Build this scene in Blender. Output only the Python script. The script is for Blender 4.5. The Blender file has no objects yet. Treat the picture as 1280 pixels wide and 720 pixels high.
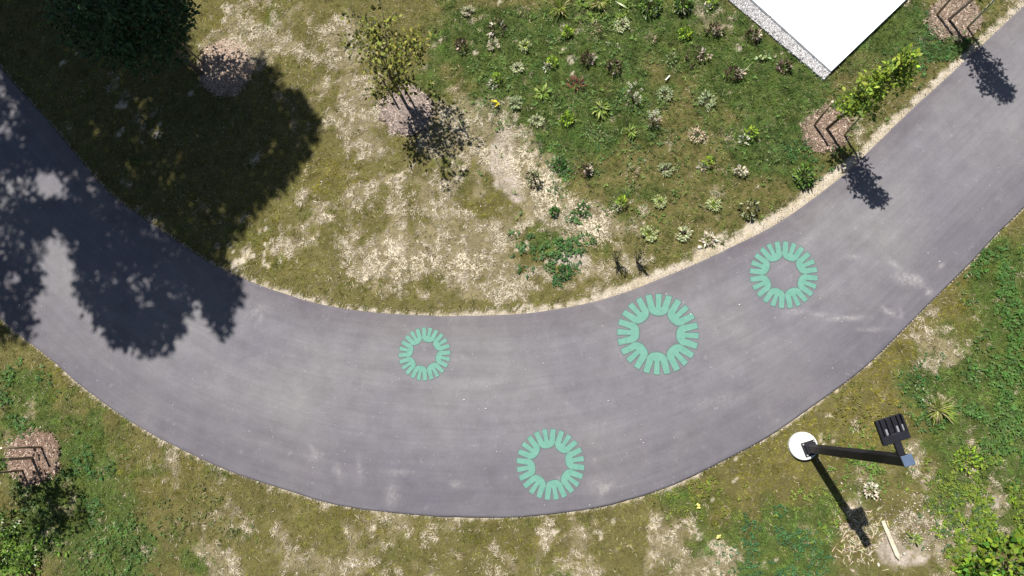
import bpy, math, random
import numpy as np
from mathutils import Vector, Matrix

# ------------------------------------------------------------------ camera (drone looking almost straight down)
SC = bpy.context.scene
F_PX = 900.0          # focal length in pixels of a 1280 px wide picture
CAM_H = 13.6          # metres above the path
_nd = np.array([737 - 640, -(526 - 360), -F_PX]); _nd /= np.linalg.norm(_nd)   # plumb line seen by the camera
_t = np.array([0, 0, -1.0]); _v = np.cross(_nd, _t)
_K = np.array([[0, -_v[2], _v[1]], [_v[2], 0, -_v[0]], [-_v[1], _v[0], 0]])
ROT = np.eye(3) + _K + _K @ _K / (1 + _nd @ _t)
cam_d = bpy.data.cameras.new("camera"); cam = bpy.data.objects.new("camera", cam_d)
SC.collection.objects.link(cam); SC.camera = cam
cam_d.sensor_width = 36; cam_d.lens = 36 * F_PX / 1280
cam_d.clip_end = 500; cam_d.clip_start = 0.05
cam.matrix_world = Matrix.Translation((0, 0, CAM_H)) @ Matrix(ROT.tolist()).to_4x4()


def G(px, py, z=0.0):
    """measured picture point -> place on the ground (metres)"""
    px = np.asarray(px, float); py = np.asarray(py, float)
    d = np.stack([px - 640, -(py - 360), np.full(px.shape, -F_PX)], -1) @ ROT.T
    return d[..., :2] * ((CAM_H - z) / -d[..., 2:3])


# ------------------------------------------------------------------ sun, sky, exposure
LAMP_FOOT = G(1010, 560); LAMP_H = 4.1
SV = (G(1083, 678) - LAMP_FOOT) / LAMP_H          # metres of shadow per metre of height
SUN_DIR = np.array([-SV[0], -SV[1], 1.0]); SUN_DIR /= np.linalg.norm(SUN_DIR)
sun_d = bpy.data.lights.new("sun", 'SUN'); sun = bpy.data.objects.new("sun", sun_d)
SC.collection.objects.link(sun)
sun_d.energy = 5.0; sun_d.angle = math.radians(0.55); sun_d.color = (1.0, 0.965, 0.91)
sun.rotation_euler = Vector(SUN_DIR.tolist()).to_track_quat('Z', 'Y').to_euler()
sun.location = (0, 0, 30)
W = bpy.data.worlds.new("World"); SC.world = W; W.use_nodes = True
nt = W.node_tree; bg = nt.nodes['Background']
sky = nt.nodes.new('ShaderNodeTexSky'); sky.sky_type = 'NISHITA'; sky.sun_disc = False
sky.sun_elevation = math.asin(SUN_DIR[2]); sky.sun_rotation = math.atan2(SUN_DIR[0], SUN_DIR[1])
nt.links.new(sky.outputs[0], bg.inputs[0]); bg.inputs[1].default_value = 0.05
SC.view_settings.view_transform = 'Standard'; SC.view_settings.look = 'None'
SC.view_settings.gamma = 1; SC.view_settings.use_curve_mapping = False
SC.view_settings.exposure = 0.85

rng = np.random.default_rng(11)
C = SC.collection


# ------------------------------------------------------------------ helpers
def mesh_np(name, verts, faces, mat=None, col=None, smooth=False, extra=None):
    """faces: (M,k) array, every face with k corners"""
    me = bpy.data.meshes.new(name)
    verts = np.asarray(verts, np.float32); faces = np.asarray(faces, np.int32)
    n, (m, k) = len(verts), faces.shape
    me.vertices.add(n); me.vertices.foreach_set('co', verts.ravel())
    me.loops.add(m * k); me.loops.foreach_set('vertex_index', faces.ravel())
    me.polygons.add(m)
    me.polygons.foreach_set('loop_start', np.arange(0, m * k, k, dtype=np.int32))
    me.update(calc_edges=True)
    if smooth:
        me.polygons.foreach_set('use_smooth', np.ones(m, bool))
    if col is not None:
        a = me.color_attributes.new('Col', 'FLOAT_COLOR', 'POINT')
        c4 = np.ones((n, 4), np.float32); c4[:, :3] = col
        a.data.foreach_set('color', c4.ravel())
    if extra:
        for key, val in extra.items():
            a = me.attributes.new(key, 'FLOAT', 'POINT'); a.data.foreach_set('value', np.asarray(val, np.float32))
    if mat: me.materials.append(mat)
    return me


def link(name, me, parent=None):
    o = bpy.data.objects.new(name, me); C.objects.link(o)
    if parent: o.parent = parent
    return o


def empty(name, loc):
    o = bpy.data.objects.new(name, None); C.objects.link(o); o.location = loc; o.empty_display_size = 0.2
    return o


def tag(o, label=None, cat=None, group=None, kind=None):
    if label: o['label'] = label
    if cat: o['category'] = cat
    if group: o['group'] = group
    if kind: o['kind'] = kind
    return o


class Geo:
    """collects boxes, tubes and flat shapes into one mesh"""
    def __init__(s): s.v = []; s.f = []
    def add(s, vs, fs):
        b = len(s.v); s.v += [tuple(map(float, q)) for q in vs]; s.f += [tuple(i + b for i in q) for q in fs]; return s
    def box(s, c, size, rz=0, M=None):
        x, y, z = (q / 2 for q in size)
        vs = [Vector((a, b, d)) for d in (-z, z) for a, b in ((-x, -y), (x, -y), (x, y), (-x, y))]
        R = M if M is not None else Matrix.Rotation(rz, 3, 'Z')
        vs = [R @ q + Vector(c) for q in vs]
        return s.add(vs, [(3, 2, 1, 0), (4, 5, 6, 7), (0, 1, 5, 4), (1, 2, 6, 5), (2, 3, 7, 6), (3, 0, 4, 7)])
    def tube(s, pts, rad, n=8, caps=True):
        pts = [Vector(p) for p in pts]
        if not hasattr(rad, '__len__'): rad = [rad] * len(pts)
        vs = []; fs = []
        for i, p in enumerate(pts):
            d = (pts[min(i + 1, len(pts) - 1)] - pts[max(i - 1, 0)]).normalized()
            a = d.orthogonal().normalized() if abs(d.z) < 0.9 else (Vector((0, 1, 0)).cross(d)).normalized()
            b = d.cross(a)
            for k in range(n):
                t = 2 * math.pi * k / n
                vs.append(p + (a * math.cos(t) + b * math.sin(t)) * rad[i])
        for i in range(len(pts) - 1):
            for k in range(n):
                fs.append((i * n + k, i * n + (k + 1) % n, (i + 1) * n + (k + 1) % n, (i + 1) * n + k))
        if caps:
            fs.append(tuple(range(n))[::-1]); fs.append(tuple(range((len(pts) - 1) * n, len(pts) * n)))
        return s.add(vs, fs)
    def build(s, name, mat, parent=None, smooth=False, bevel=0):
        me = bpy.data.meshes.new(name); me.from_pydata(s.v, [], s.f); me.update()
        if mat: me.materials.append(mat)
        if smooth:
            for p in me.polygons: p.use_smooth = len(p.vertices) == 4
        o = link(name, me, parent)
        if bevel:
            m = o.modifiers.new('bevel', 'BEVEL'); m.width = bevel; m.segments = 2; m.limit_method = 'ANGLE'
        return o


# value noise -------------------------------------------------------
_lat = np.random.default_rng(5).random((256, 256))
def vnoise(x, y, seed=0):
    x = x + seed * 17.37; y = y + seed * 9.71
    xi = np.floor(x).astype(int); yi = np.floor(y).astype(int)
    fx = x - xi; fy = y - yi; fx = fx * fx * (3 - 2 * fx); fy = fy * fy * (3 - 2 * fy)
    a = _lat[xi & 255, yi & 255]; b = _lat[(xi + 1) & 255, yi & 255]
    c = _lat[xi & 255, (yi + 1) & 255]; d = _lat[(xi + 1) & 255, (yi + 1) & 255]
    return (a * (1 - fx) + b * fx) * (1 - fy) + (c * (1 - fx) + d * fx) * fy
def fbm(x, y, sc, octv=4, seed=0):
    s = 0; a = 1; t = 0
    for k in range(octv):
        s = s + a * vnoise(x / sc, y / sc, seed + k * 3); t += a; a *= 0.55; sc /= 2.03
    return s / t
def sm(e0, e1, x):
    t = np.clip((x - e0) / (e1 - e0), 0, 1); return t * t * (3 - 2 * t)


# ------------------------------------------------------------------ path outline
IN_PX = [(0, 83), (67, 160), (100, 200), (143, 247), (200, 287), (250, 322), (283, 340), (320, 355), (357, 367), (407, 382),
         (480, 392), (563, 395), (647, 393), (713, 384), (765, 371), (817, 352), (867, 331), (913, 310), (967, 282), (1025, 242),
         (1073, 202), (1127, 149), (1193, 88), (1243, 42), (1280, 7)]
OUT_PX = [(0, 397), (53, 440), (100, 480), (145, 514), (200, 548), (260, 577), (315, 598), (373, 617), (407, 627), (453, 636),
          (523, 643), (580, 646), (640, 646), (707, 640), (773, 628), (840, 606), (907, 574), (960, 545), (1005, 515), (1053, 480),
          (1093, 447), (1160, 380), (1210, 330), (1243, 295), (1280, 258)]
def spline(P, n):
    P = np.array(P); m = len(P); out = []
    Q = np.vstack([2 * P[0] - P[1], P, 2 * P[-1] - P[-2]])
    per = n // (m - 1) + 1
    for i in range(m - 1):
        p0, p1, p2, p3 = Q[i:i + 4]
        t = np.linspace(0, 1, per, endpoint=False)[:, None]
        out.append(0.5 * (2 * p1 + (p2 - p0) * t + (2 * p0 - 5 * p1 + 4 * p2 - p3) * t ** 2 + (3 * p1 - p0 - 3 * p2 + p3) * t ** 3))
    out.append(P[-1:])
    P = np.vstack(out); s = np.r_[0, np.cumsum(np.linalg.norm(np.diff(P, axis=0), axis=1))]
    u = np.linspace(0, s[-1], n)
    return np.stack([np.interp(u, s, P[:, 0]), np.interp(u, s, P[:, 1])], 1)
def extend(P, lead, trail):
    P = [tuple(q) for q in P]
    a = np.array(P[0]) - np.array(P[3]); a /= np.linalg.norm(a)
    b = np.array(P[-1]) - np.array(P[-4]); b /= np.linalg.norm(b)
    pre = []; ang = math.atan2(a[1], a[0]); p = np.array(P[0])
    for k in range(len(lead)):
        ang -= lead[k][1]; p = p + lead[k][0] * np.array([math.cos(ang), math.sin(ang)]); pre.insert(0, tuple(p))
    ang = math.atan2(b[1], b[0]); p = np.array(P[-1]); post = []
    for k in range(len(trail)):
        ang -= trail[k][1]; p = p + trail[k][0] * np.array([math.cos(ang), math.sin(ang)]); post.append(tuple(p))
    return pre + P + post
inn = extend(G(*np.array(IN_PX).T), [(3, .06)] * 5 + [(8, 0)], [(3, .0)] * 5 + [(8, 0)])
out = extend(G(*np.array(OUT_PX).T), [(3.6, .08)] * 5 + [(8, 0)], [(3, .0)] * 5 + [(8, 0)])
NU = 1100
INN = spline(inn, NU); OUT = spline(out, NU)
# pair the two edges: for every inner point use the matching share of the length between anchors
ua = np.linspace(0, 1, NU)
MID = (INN + OUT) / 2
PATH_POLY = np.vstack([INN, OUT[::-1]])


def in_poly(x, y, poly):
    r = np.zeros(x.shape, bool); n = len(poly)
    x1, y1 = poly[:, 0], poly[:, 1]; x2, y2 = np.roll(x1, -1), np.roll(y1, -1)
    for a, b, c, d in zip(x1, y1, x2, y2):
        if b == d: continue
        cond = ((b > y) != (d > y))
        if not cond.any(): continue
        r ^= cond & (x < (c - a) * (y - b) / (d - b) + a)
    return r


# distance grids
GX0, GX1, GY0, GY1, GS = -20.0, 16.0, -9.0, 15.0, 0.05
gx = np.arange(GX0, GX1, GS); gy = np.arange(GY0, GY1, GS)
GXX, GYY = np.meshgrid(gx, gy, indexing='ij')
def dist_grid(poly):
    D = np.full(GXX.shape, 1e9)
    p = poly[::4]
    for q in p:
        D = np.minimum(D, (GXX - q[0]) ** 2 + (GYY - q[1]) ** 2)
    return np.sqrt(D)
D_IN = dist_grid(INN); D_OUT = dist_grid(OUT)
INSIDE = in_poly(GXX, GYY, PATH_POLY[::3])
def samp(grid, x, y):
    fx = np.clip((x - GX0) / GS, 0, len(gx) - 1.001); fy = np.clip((y - GY0) / GS, 0, len(gy) - 1.001)
    i = fx.astype(int); j = fy.astype(int); a = fx - i; b = fy - j
    return (grid[i, j] * (1 - a) + grid[i + 1, j] * a) * (1 - b) + (grid[i, j + 1] * (1 - a) + grid[i + 1, j + 1] * a) * b
SGN_IN = np.where(INSIDE, -D_IN, D_IN); SGN_OUT = np.where(INSIDE, -D_OUT, D_OUT)

# ------------------------------------------------------------------ what grows where (picture-measured patches)
# (x, y, rx, ry, strength)
DRY = [(400, 60, 80, 70, .85), (400, 140, 60, 50, .35), (590, 370, 120, 14, .5), (430, 290, 60, 30, .3), (350, 20, 60, 30, .4), (470, 110, 70, 50, .6), (560, 130, 50, 35, .9), (440, 190, 40, 40, .6), (585, 165, 40, 30, .9),
       (690, 245, 45, 34, 1.3), (742, 275, 32, 24, 1.4), (660, 205, 28, 25, .8), (640, 185, 40, 28, 1.2),
       (420, 260, 60, 28, .8), (350, 310, 50, 22, .55), (470, 250, 50, 40, .6), (500, 310, 48, 28, 1.1), (450, 335, 45, 26, .9), (560, 335, 80, 35, .9),
       (640, 350, 60, 28, .8), (540, 265, 40, 25, .7), (600, 300, 45, 30, .6), (760, 340, 40, 22, .7), (820, 325, 50, 14, .5),
       (640, 280, 40, 20, .4), (290, 80, 50, 30, .8), (460, 150, 30, 30, .6), (530, 220, 50, 25, .6), (700, 300, 40, 40, .3),
       (290, 690, 60, 34, .6), (400, 705, 50, 20, .4), (340, 650, 40, 20, .3), (470, 708, 60, 18, .6), (600, 705, 50, 16, .55), (450, 660, 60, 22, .4),
       (820, 665, 38, 20, .7), (815, 692, 22, 14, .6), (900, 700, 40, 25, .6), (700, 665, 50, 14, .45), (760, 690, 40, 30, .3),
       (1190, 455, 26, 30, .55), (1140, 420, 16, 10, .6), (1080, 660, 30, 35, .7), (1155, 665, 46, 28, .8), (1210, 690, 40, 30, .9),
       (1240, 625, 18, 30, .6), (1150, 580, 70, 40, .35), (1240, 520, 25, 30, .3), (880, 175, 55, 45, .35), (1060, 690, 30, 25, .5),
       (150, 660, 40, 40, .25), (160, 600, 60, 25, .15), (1160, 110, 30, 14, .3), (1095, 160, 40, 16, .4), (750, 220, 60, 50, .1), (255, 262, 22, 16, .8), (245, 325, 20, 10, .8)]
BARE = [(625, 205, 22, 34, 1.0), (640, 230, 16, 12, .7), (630, 165, 14, 18, .5), (500, 312, 20, 14, .7), (712, 325, 22, 9, 1.3), (645, 250, 14, 8, .6),
        (450, 345, 22, 12, .4), (545, 330, 20, 10, .4), (590, 345, 20, 9, .4), (570, 385, 60, 8, .3), (760, 300, 16, 20, .4), (655, 315, 14, 9, .6),
        (1115, 690, 26, 22, 1.1), (1170, 690, 24, 20, .7), (1225, 700, 24, 12, .6), (290, 85, 20, 16, .3), (740, 350, 40, 8, .3),
        (640, 655, 40, 5, .5), (830, 670, 20, 8, .5), (480, 712, 30, 6, .5), (1185, 470, 14, 14, .3), (1240, 630, 8, 12, .7)]
LUSH = [(620, 60, 60, 70, .8), (660, 110, 70, 60, .8), (760, 60, 100, 60, .7), (690, 180, 60, 40, .8), (800, 30, 120, 40, .6), (940, 90, 60, 50, 1.0),
        (980, 130, 50, 60, 1.0), (960, 190, 40, 30, .7), (1110, 30, 60, 30, .7), (1180, 60, 60, 26, .8), (1090, 60, 50, 40, .5), (1000, 220, 26, 18, .6),
        (760, 150, 60, 60, .45), (850, 120, 60, 50, .3), (800, 240, 70, 40, .35), (690, 300, 36, 20, .8), (540, 70, 30, 60, .6), (700, 235, 16, 50, .4),
        (1255, 340, 35, 60, .9), (1200, 500, 60, 40, .8), (1240, 560, 50, 60, .7), (1170, 480, 50, 30, .4), (1210, 620, 30, 50, .7), (970, 690, 60, 40, 1.0), (1000, 640, 50, 40, .5),
        (1060, 600, 60, 30, .4), (1270, 480, 40, 80, .8), (60, 520, 60, 50, .6), (120, 590, 50, 60, .9), (60, 660, 90, 60, .9), (150, 690, 60, 40, .8), (20, 480, 40, 40, .5),
        (870, 620, 50, 25, .35), (250, 700, 30, 20, .3), (700, 265, 30, 20, .3), (1280, 620, 40, 80, .7)]
OLIVE = [(300, 25, 50, 40, .9), (400, 220, 40, 40, .8), (330, 290, 40, 40, .9), (440, 215, 40, 30, .5), (600, 260, 50, 25, .8), (360, 330, 40, 20, .6), (570, 100, 20, 20, .5), (440, 20, 40, 40, .2),
         (700, 365, 60, 12, .3), (560, 375, 60, 12, .4), (180, 590, 100, 50, .6), (400, 650, 90, 40, .5), (1060, 520, 90, 50, .8), (980, 590, 60, 40, .7), (1190, 370, 50, 50, .7), (1120, 450, 40, 40, .6),
         (650, 670, 90, 30, .5), (880, 640, 80, 30, .7), (60, 470, 50, 40, .5), (520, 665, 70, 20, .4)]
BLEACH = [(690, 240, 30, 26, 1), (742, 285, 22, 24, 1.1), (500, 312, 34, 20, 1), (570, 332, 44, 14, .7), (640, 190, 24, 24, .8), (560, 140, 26, 18, .7), (420, 262, 34, 12, .6), (660, 215, 20, 20, .8), (450, 345, 40, 12, .5), (240, 0, 1, 1, 0), (400, 60, 30, 20, .5), (600, 705, 24, 8, .5), (830, 668, 24, 12, .7), (485, 150, 10, 20, .5)]
def blobs(L, x, y):
    s = np.zeros(x.shape)
    for px, py, rx, ry, st in L:
        c = G(px, py); k = 66.0
        dx = (x - c[0]) / (rx / k * 1.05); dy = (y - c[1]) / (ry / k * 1.05)
        s += st * np.exp(-(dx * dx + dy * dy) * 0.9)
    return s
def weights(x, y):
    n1 = fbm(x, y, 1.1, 4, 1); n2 = fbm(x, y, .45, 3, 7); n3 = fbm(x, y, .16, 2, 13)
    far = 1 - ((x > -14) & (x < 10) & (y > -5) & (y < 11)) * 1.0
    base = (n1 - .5) * 1.3 + (n2 - .5) * 1.2 + (n3 - .5) * .9
    dry = sm(.32, .78, blobs(DRY, x, y) * .87 + base * 1.15 - .06 + far * .1)
    bare = sm(.45, .85, blobs(BARE, x, y) * 1.05 + (n2 - .5) * .9 + (n3 - .5) * .7)
    lush = sm(.15, .75, blobs(LUSH, x, y) + (n1 - .5) * 1.0 + (fbm(x, y, .3, 2, 23) - .5) * .9)
    olive = sm(.2, .8, blobs(OLIVE, x, y) + (fbm(x, y, .8, 3, 31) - .5) * .8)
    return dry, bare, lush, olive, n1, n2, n3
def shoulder_w(x, y):
    """width of bare sand beside the path (inner, outer)"""
    p = G(np.array([230, 300, 560, 760, 960, 1100, 1280]), np.array([310, 345, 395, 372, 285, 175, 7]))[:, 0]
    w = np.interp(x, p, [.03, .09, .09, .16, .25, .16, .12])
    wo = np.full(x.shape, .040)
    n = fbm(x, y, .22, 3, 41) - .5; m = fbm(x, y, .9, 2, 44) - .5
    return w * (1 + 1.0 * n + .5 * m), wo * (1 + 2.2 * n + 1.8 * m)

c3 = lambda *a: np.array(a)
COL_OLIVE = c3(.212, .190, .028); COL_GREEN = c3(.095, .168, .034); COL_MID = c3(.172, .170, .044); COL_TAN = c3(.33, .275, .18)
COL_STRAWB = c3(.62, .555, .44); COL_SOIL = c3(.31, .265, .22); COL_BROWN = c3(.22, .175, .10); COL_SAND = c3(.43, .375, .295)
def mixc(a, b, t): return a + (b - a) * t[..., None]
def ground_color(x, y):
    dry, bare, lush, olive, n1, n2, n3 = weights(x, y)
    c = np.broadcast_to(c3(.088, .077, .028), x.shape + (3,)).copy()
    c = mixc(c, c3(.052, .068, .018), lush)
    c = mixc(c, c3(.16, .135, .075), np.clip(dry * .9, 0, 1))
    c = c * (.75 + .6 * fbm(x, y, .22, 3, 66))[..., None]
    c = mixc(c, COL_SOIL, bare * (.55 + .45 * sm(.35, .6, fbm(x, y, .14, 3, 68))))
    w, wo = shoulder_w(x, y)
    si = samp(SGN_IN, x, y); so = samp(SGN_OUT, x, y)
    sh = np.maximum(1 - sm(w * .8, w * 1.15, si), 1 - sm(wo * .7, wo * 1.4, so))
    sand = mixc(COL_SAND * .86, c3(.33, .28, .20), sm(.35, .7, fbm(x, y, .12, 3, 51)))
    c = c * (1 - sh[..., None]) + sand * sh[..., None]
    c *= (0.82 + .36 * fbm(x, y, .09, 2, 61))[..., None]
    return np.clip(c, 0, 1)


# ------------------------------------------------------------------ materials
def new_mat(name):
    m = bpy.data.materials.new(name); m.use_nodes = True
    return m, m.node_tree.nodes, m.node_tree.links, m.node_tree.nodes['Principled BSDF']
def noise_node(N, L, scale, detail=4, coord='Object', rough=.55, vec=None):
    n = N.new('ShaderNodeTexNoise'); n.inputs['Scale'].default_value = scale; n.inputs['Detail'].default_value = detail
    n.inputs['Roughness'].default_value = rough
    if vec is None:
        t = N.new('ShaderNodeTexCoord'); vec = t.outputs[coord]
    L.new(vec, n.inputs['Vector']); return n
def ramp(N, L, src, stops):
    r = N.new('ShaderNodeValToRGB'); e = r.color_ramp.elements
    while len(e) < len(stops): e.new(.5)
    for q, (p, c) in zip(e, stops):
        q.position = p; q.color = (*c, 1) if hasattr(c, '__len__') else (c, c, c, 1)
    L.new(src, r.inputs[0]); return r
def mixn(N, L, a, b, fac, mode='MIX'):
    m = N.new('ShaderNodeMix'); m.data_type = 'RGBA'; m.blend_type = mode
    for sock, val in ((m.inputs[6], a), (m.inputs[7], b), (m.inputs[0], fac)):
        if isinstance(val, bpy.types.NodeSocket): L.new(val, sock)
        elif hasattr(val, '__len__'): sock.default_value = (*val, 1)
        else: sock.default_value = val
    return m.outputs[2]
def bump(N, L, b, h, strength, dist=.01):
    n = N.new('ShaderNodeBump'); n.inputs['Strength'].default_value = strength; n.inputs['Distance'].default_value = dist
    L.new(h, n.inputs['Height']); L.new(n.outputs[0], b.inputs['Normal'])

def mat_plain(name, col, rough=.7, var=.25, scale=14, metal=0, bumps=.2, spec=None):
    m, N, L, b = new_mat(name)
    n = noise_node(N, L, scale, 5)
    r = ramp(N, L, n.outputs[0], [(.25, [c * (1 - var) for c in col]), (.75, [min(1, c * (1 + var)) for c in col])])
    L.new(r.outputs[0], b.inputs['Base Color']); b.inputs['Roughness'].default_value = rough; b.inputs['Metallic'].default_value = metal
    if spec is not None: b.inputs['Specular IOR Level'].default_value = spec
    n2 = noise_node(N, L, scale * 8, 3); bump(N, L, b, n2.outputs[0], bumps, .004)
    return m
def mat_attr(name, rough=.6, transl=0.0, var=.2, scale=30, spec=.3, bumps=0):
    m, N, L, b = new_mat(name)
    a = N.new('ShaderNodeAttribute'); a.attribute_name = 'Col'
    n = noise_node(N, L, scale, 3)
    r = ramp(N, L, n.outputs[0], [(.25, 1 - var), (.75, 1 + var)])
    c = mixn(N, L, a.outputs['Color'], r.outputs[0], 1.0, 'MULTIPLY')
    L.new(c, b.inputs['Base Color']); b.inputs['Roughness'].default_value = rough
    b.inputs['Specular IOR Level'].default_value = spec
    if bumps:
        n2 = noise_node(N, L, 70, 6, rough=.7); bump(N, L, b, n2.outputs[0], bumps, .02)
    if transl:
        t = N.new('ShaderNodeBsdfTranslucent'); L.new(c, t.inputs[0])
        x = N.new('ShaderNodeMixShader'); x.inputs[0].default_value = transl
        L.new(b.outputs[0], x.inputs[1]); L.new(t.outputs[0], x.inputs[2]); L.new(x.outputs[0], N['Material Output'].inputs[0])
    return m
M_GROUND = mat_attr('soil_and_thatch', .95, 0, .3, 26, .1, .9)
M_GRASS = mat_attr('grass_blade', .75, .22, .12, 9, .12)
M_STRAW = mat_attr('straw', .85, .1, .12, 20, .15)
M_LEAF = mat_attr('leaf', .6, .28, .15, 40, .25)
M_SHADELEAF = mat_attr('dense_leaf', .7, .04, .15, 40, .2)
M_BARK = mat_plain('bark', (.10, .075, .055), .9, .4, 30, bumps=.6)
M_TRUNKPALE = mat_plain('pale_young_bark', (.30, .24, .19), .8, .3, 30, bumps=.3)
M_STAKE = mat_plain('stake_wood', (.22, .16, .10), .8, .35, 18, bumps=.3)
M_STAKE_END = mat_plain('cut_wood', (.62, .55, .42), .8, .1, 40)
M_STRAP = mat_plain('black_strap', (.03, .03, .03), .6)
M_STEM = mat_plain('plant_stem', (.17, .15, .06), .8, .3, 40)
M_MULCH = mat_attr('bark_mulch', .95, 0, .25, 50, .1)
M_STONE = mat_attr('stone', .85, 0, .2, 40, .3, .3)
M_METAL = mat_plain('black_lamp_paint', (.008, .008, .012), .6, .25, 12, bumps=.05, spec=.22)
M_CAP = mat_plain('sky_tinted_cap', (.10, .14, .21), .3, .15, 20, metal=.4, bumps=.03)  # the blue is the sky's reflection, put into the base colour
M_REFL = mat_plain('pale_heat_fin', (.30, .30, .32), .4, .2, 20, metal=.5, bumps=.03)
M_CONC = mat_plain('white_concrete', (.52, .51, .48), .85, .28, 6, bumps=.3)
M_BOLT = mat_plain('zinc_bolt', (.45, .45, .44), .4, .2, 30, metal=.8)

# asphalt ------------------------------------------------------------
def mat_asphalt():
    m, N, L, b = new_mat('weathered_asphalt')
    uv = N.new('ShaderNodeUVMap'); uv.uv_map = 'UVMap'
    sep = N.new('ShaderNodeSeparateXYZ'); L.new(uv.outputs[0], sep.inputs[0])
    mp = N.new('ShaderNodeMapping'); mp.inputs['Scale'].default_value = (.30, 3.2, 1); L.new(uv.outputs[0], mp.inputs[0])
    streak = noise_node(N, L, 1.6, 6, vec=mp.outputs[0], rough=.6)
    mp2 = N.new('ShaderNodeMapping'); mp2.inputs['Scale'].default_value = (.5, 9, 1); L.new(uv.outputs[0], mp2.inputs[0])
    streak2 = noise_node(N, L, 1.5, 4, vec=mp2.outputs[0], rough=.6)
    big = noise_node(N, L, .42, 3)
    mid = noise_node(N, L, 2.6, 6, rough=.65)
    fine = noise_node(N, L, 150, 2)
    c = ramp(N, L, streak.outputs[0], [(.32, (.115, .111, .120)), (.5, (.125, .121, .129)), (.68, (.135, .131, .138))]).outputs[0]
    c = mixn(N, L, c, ramp(N, L, streak2.outputs[0], [(.3, .955), (.7, 1.03)]).outputs[0], 1.0, 'MULTIPLY')
    c = mixn(N, L, c, ramp(N, L, big.outputs[0], [(.3, (.88, .87, .92)), (.7, (1.12, 1.11, 1.06))]).outputs[0], 1.0, 'MULTIPLY')
    c = mixn(N, L, c, ramp(N, L, mid.outputs[0], [(.28, .87), (.72, 1.13)]).outputs[0], 1.0, 'MULTIPLY')
    # darker, slightly purple margins where nobody walks (attribute v runs 0..1 across the path)
    va = N.new('ShaderNodeAttribute'); va.attribute_name = 'across'
    add = N.new('ShaderNodeMath'); add.operation = 'MULTIPLY_ADD'; L.new(mid.outputs[0], add.inputs[0]); add.inputs[1].default_value = .10
    L.new(va.outputs['Fac'], add.inputs[2])
    e = ramp(N, L, add.outputs[0], [(0.05, (.84, .80, .81)), (.13, (.92, .89, .88)), (.24, (1, 1, 1)), (.66, (1, 1, 1)), (.84, (.85, .83, .85)), (1.0, (.78, .76, .79))])
    c = mixn(N, L, c, e.outputs[0], 1.0, 'MULTIPLY')
    # pale dust smudges and specks
    sm_ = noise_node(N, L, 5.5, 7, rough=.72)
    c = mixn(N, L, c, (.25, .24, .242), ramp(N, L, sm_.outputs[0], [(.60, 0.0), (.74, .38)]).outputs[0])
    vo = N.new('ShaderNodeTexVoronoi'); vo.inputs['Scale'].default_value = 7.5
    tc = N.new('ShaderNodeTexCoord'); L.new(tc.outputs['Object'], vo.inputs['Vector'])
    spk = ramp(N, L, vo.outputs['Distance'], [(.035, 1.0), (.085, 0.0)])
    gate = ramp(N, L, noise_node(N, L, 1.9, 3).outputs[0], [(.50, 0.0), (.62, .75)])
    fac = mixn(N, L, spk.outputs[0], gate.outputs[0], 1.0, 'MULTIPLY')
    c = mixn(N, L, c, (.36, .34, .33), fac)
    ag = N.new('ShaderNodeTexVoronoi'); ag.inputs['Scale'].default_value = 55; L.new(tc.outputs['Object'], ag.inputs['Vector'])
    c = mixn(N, L, c, ramp(N, L, ag.outputs['Color'], [(.1, .95), (.9, 1.05)]).outputs[0], 1.0, 'MULTIPLY')
    sc = N.new('ShaderNodeAttribute'); sc.attribute_name = 'scuff'
    sn = ramp(N, L, noise_node(N, L, 16, 4, rough=.7).outputs[0], [(.35, .15), (.65, .95)])
    sf = mixn(N, L, sc.outputs['Color'], sn.outputs[0], 1.0, 'MULTIPLY')
    c = mixn(N, L, c, (.26, .245, .24), sf)
    c = mixn(N, L, c, ramp(N, L, fine.outputs[0], [(.3, .93), (.7, 1.07)]).outputs[0], 1.0, 'MULTIPLY')
    L.new(c, b.inputs['Base Color']); b.inputs['Roughness'].default_value = .9; b.inputs['Specular IOR Level'].default_value = .2
    bump(N, L, b, noise_node(N, L, 120, 3).outputs[0], .35, .006)
    return m
M_ASPH = mat_asphalt()

# ------------------------------------------------------------------ GROUND
def bumpz(x, y):
    z = (fbm(x, y, 1.6, 3, 71) - .5) * .07 + (fbm(x, y, .25, 3, 75) - .5) * .045
    near = np.minimum(np.abs(samp(D_IN, x, y)), np.abs(samp(D_OUT, x, y)))
    ins = samp(INSIDE.astype(float), x, y)
    k = sm(.05, .6, near) * (1 - ins)
    return -.005 + z * k * 1.0 + np.where(ins > .5, -.03, 0)
ax = np.concatenate([[-120, -80, -55, -40, -30, -25], np.arange(-20, -14.6, .25), np.arange(-14.5, 10, .055), np.arange(10, 16, .25), [18, 22, 30, 45, 70, 120]])
ay = np.concatenate([[-120, -70, -40, -25, -16, -12], np.arange(-9, -4.1, .25), np.arange(-4, 10.6, .055), np.arange(10.6, 15, .25), [17, 20, 26, 36, 60, 120]])
AX, AY = np.meshgrid(ax, ay, indexing='ij')
x = AX.ravel(); y = AY.ravel()
vz = bumpz(x, y)
ni, nj = len(ax), len(ay)
I = np.arange(ni * nj).reshape(ni, nj)
fc = np.stack([I[:-1, :-1], I[1:, :-1], I[1:, 1:], I[:-1, 1:]], -1).reshape(-1, 4)
o = link('ground', mesh_np('ground', np.stack([x, y, vz], 1), fc, M_GROUND, ground_color(x, y), smooth=True))
tag(o, 'lawn soil with dry and bare patches on both sides of the curved path', kind='structure')

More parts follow.
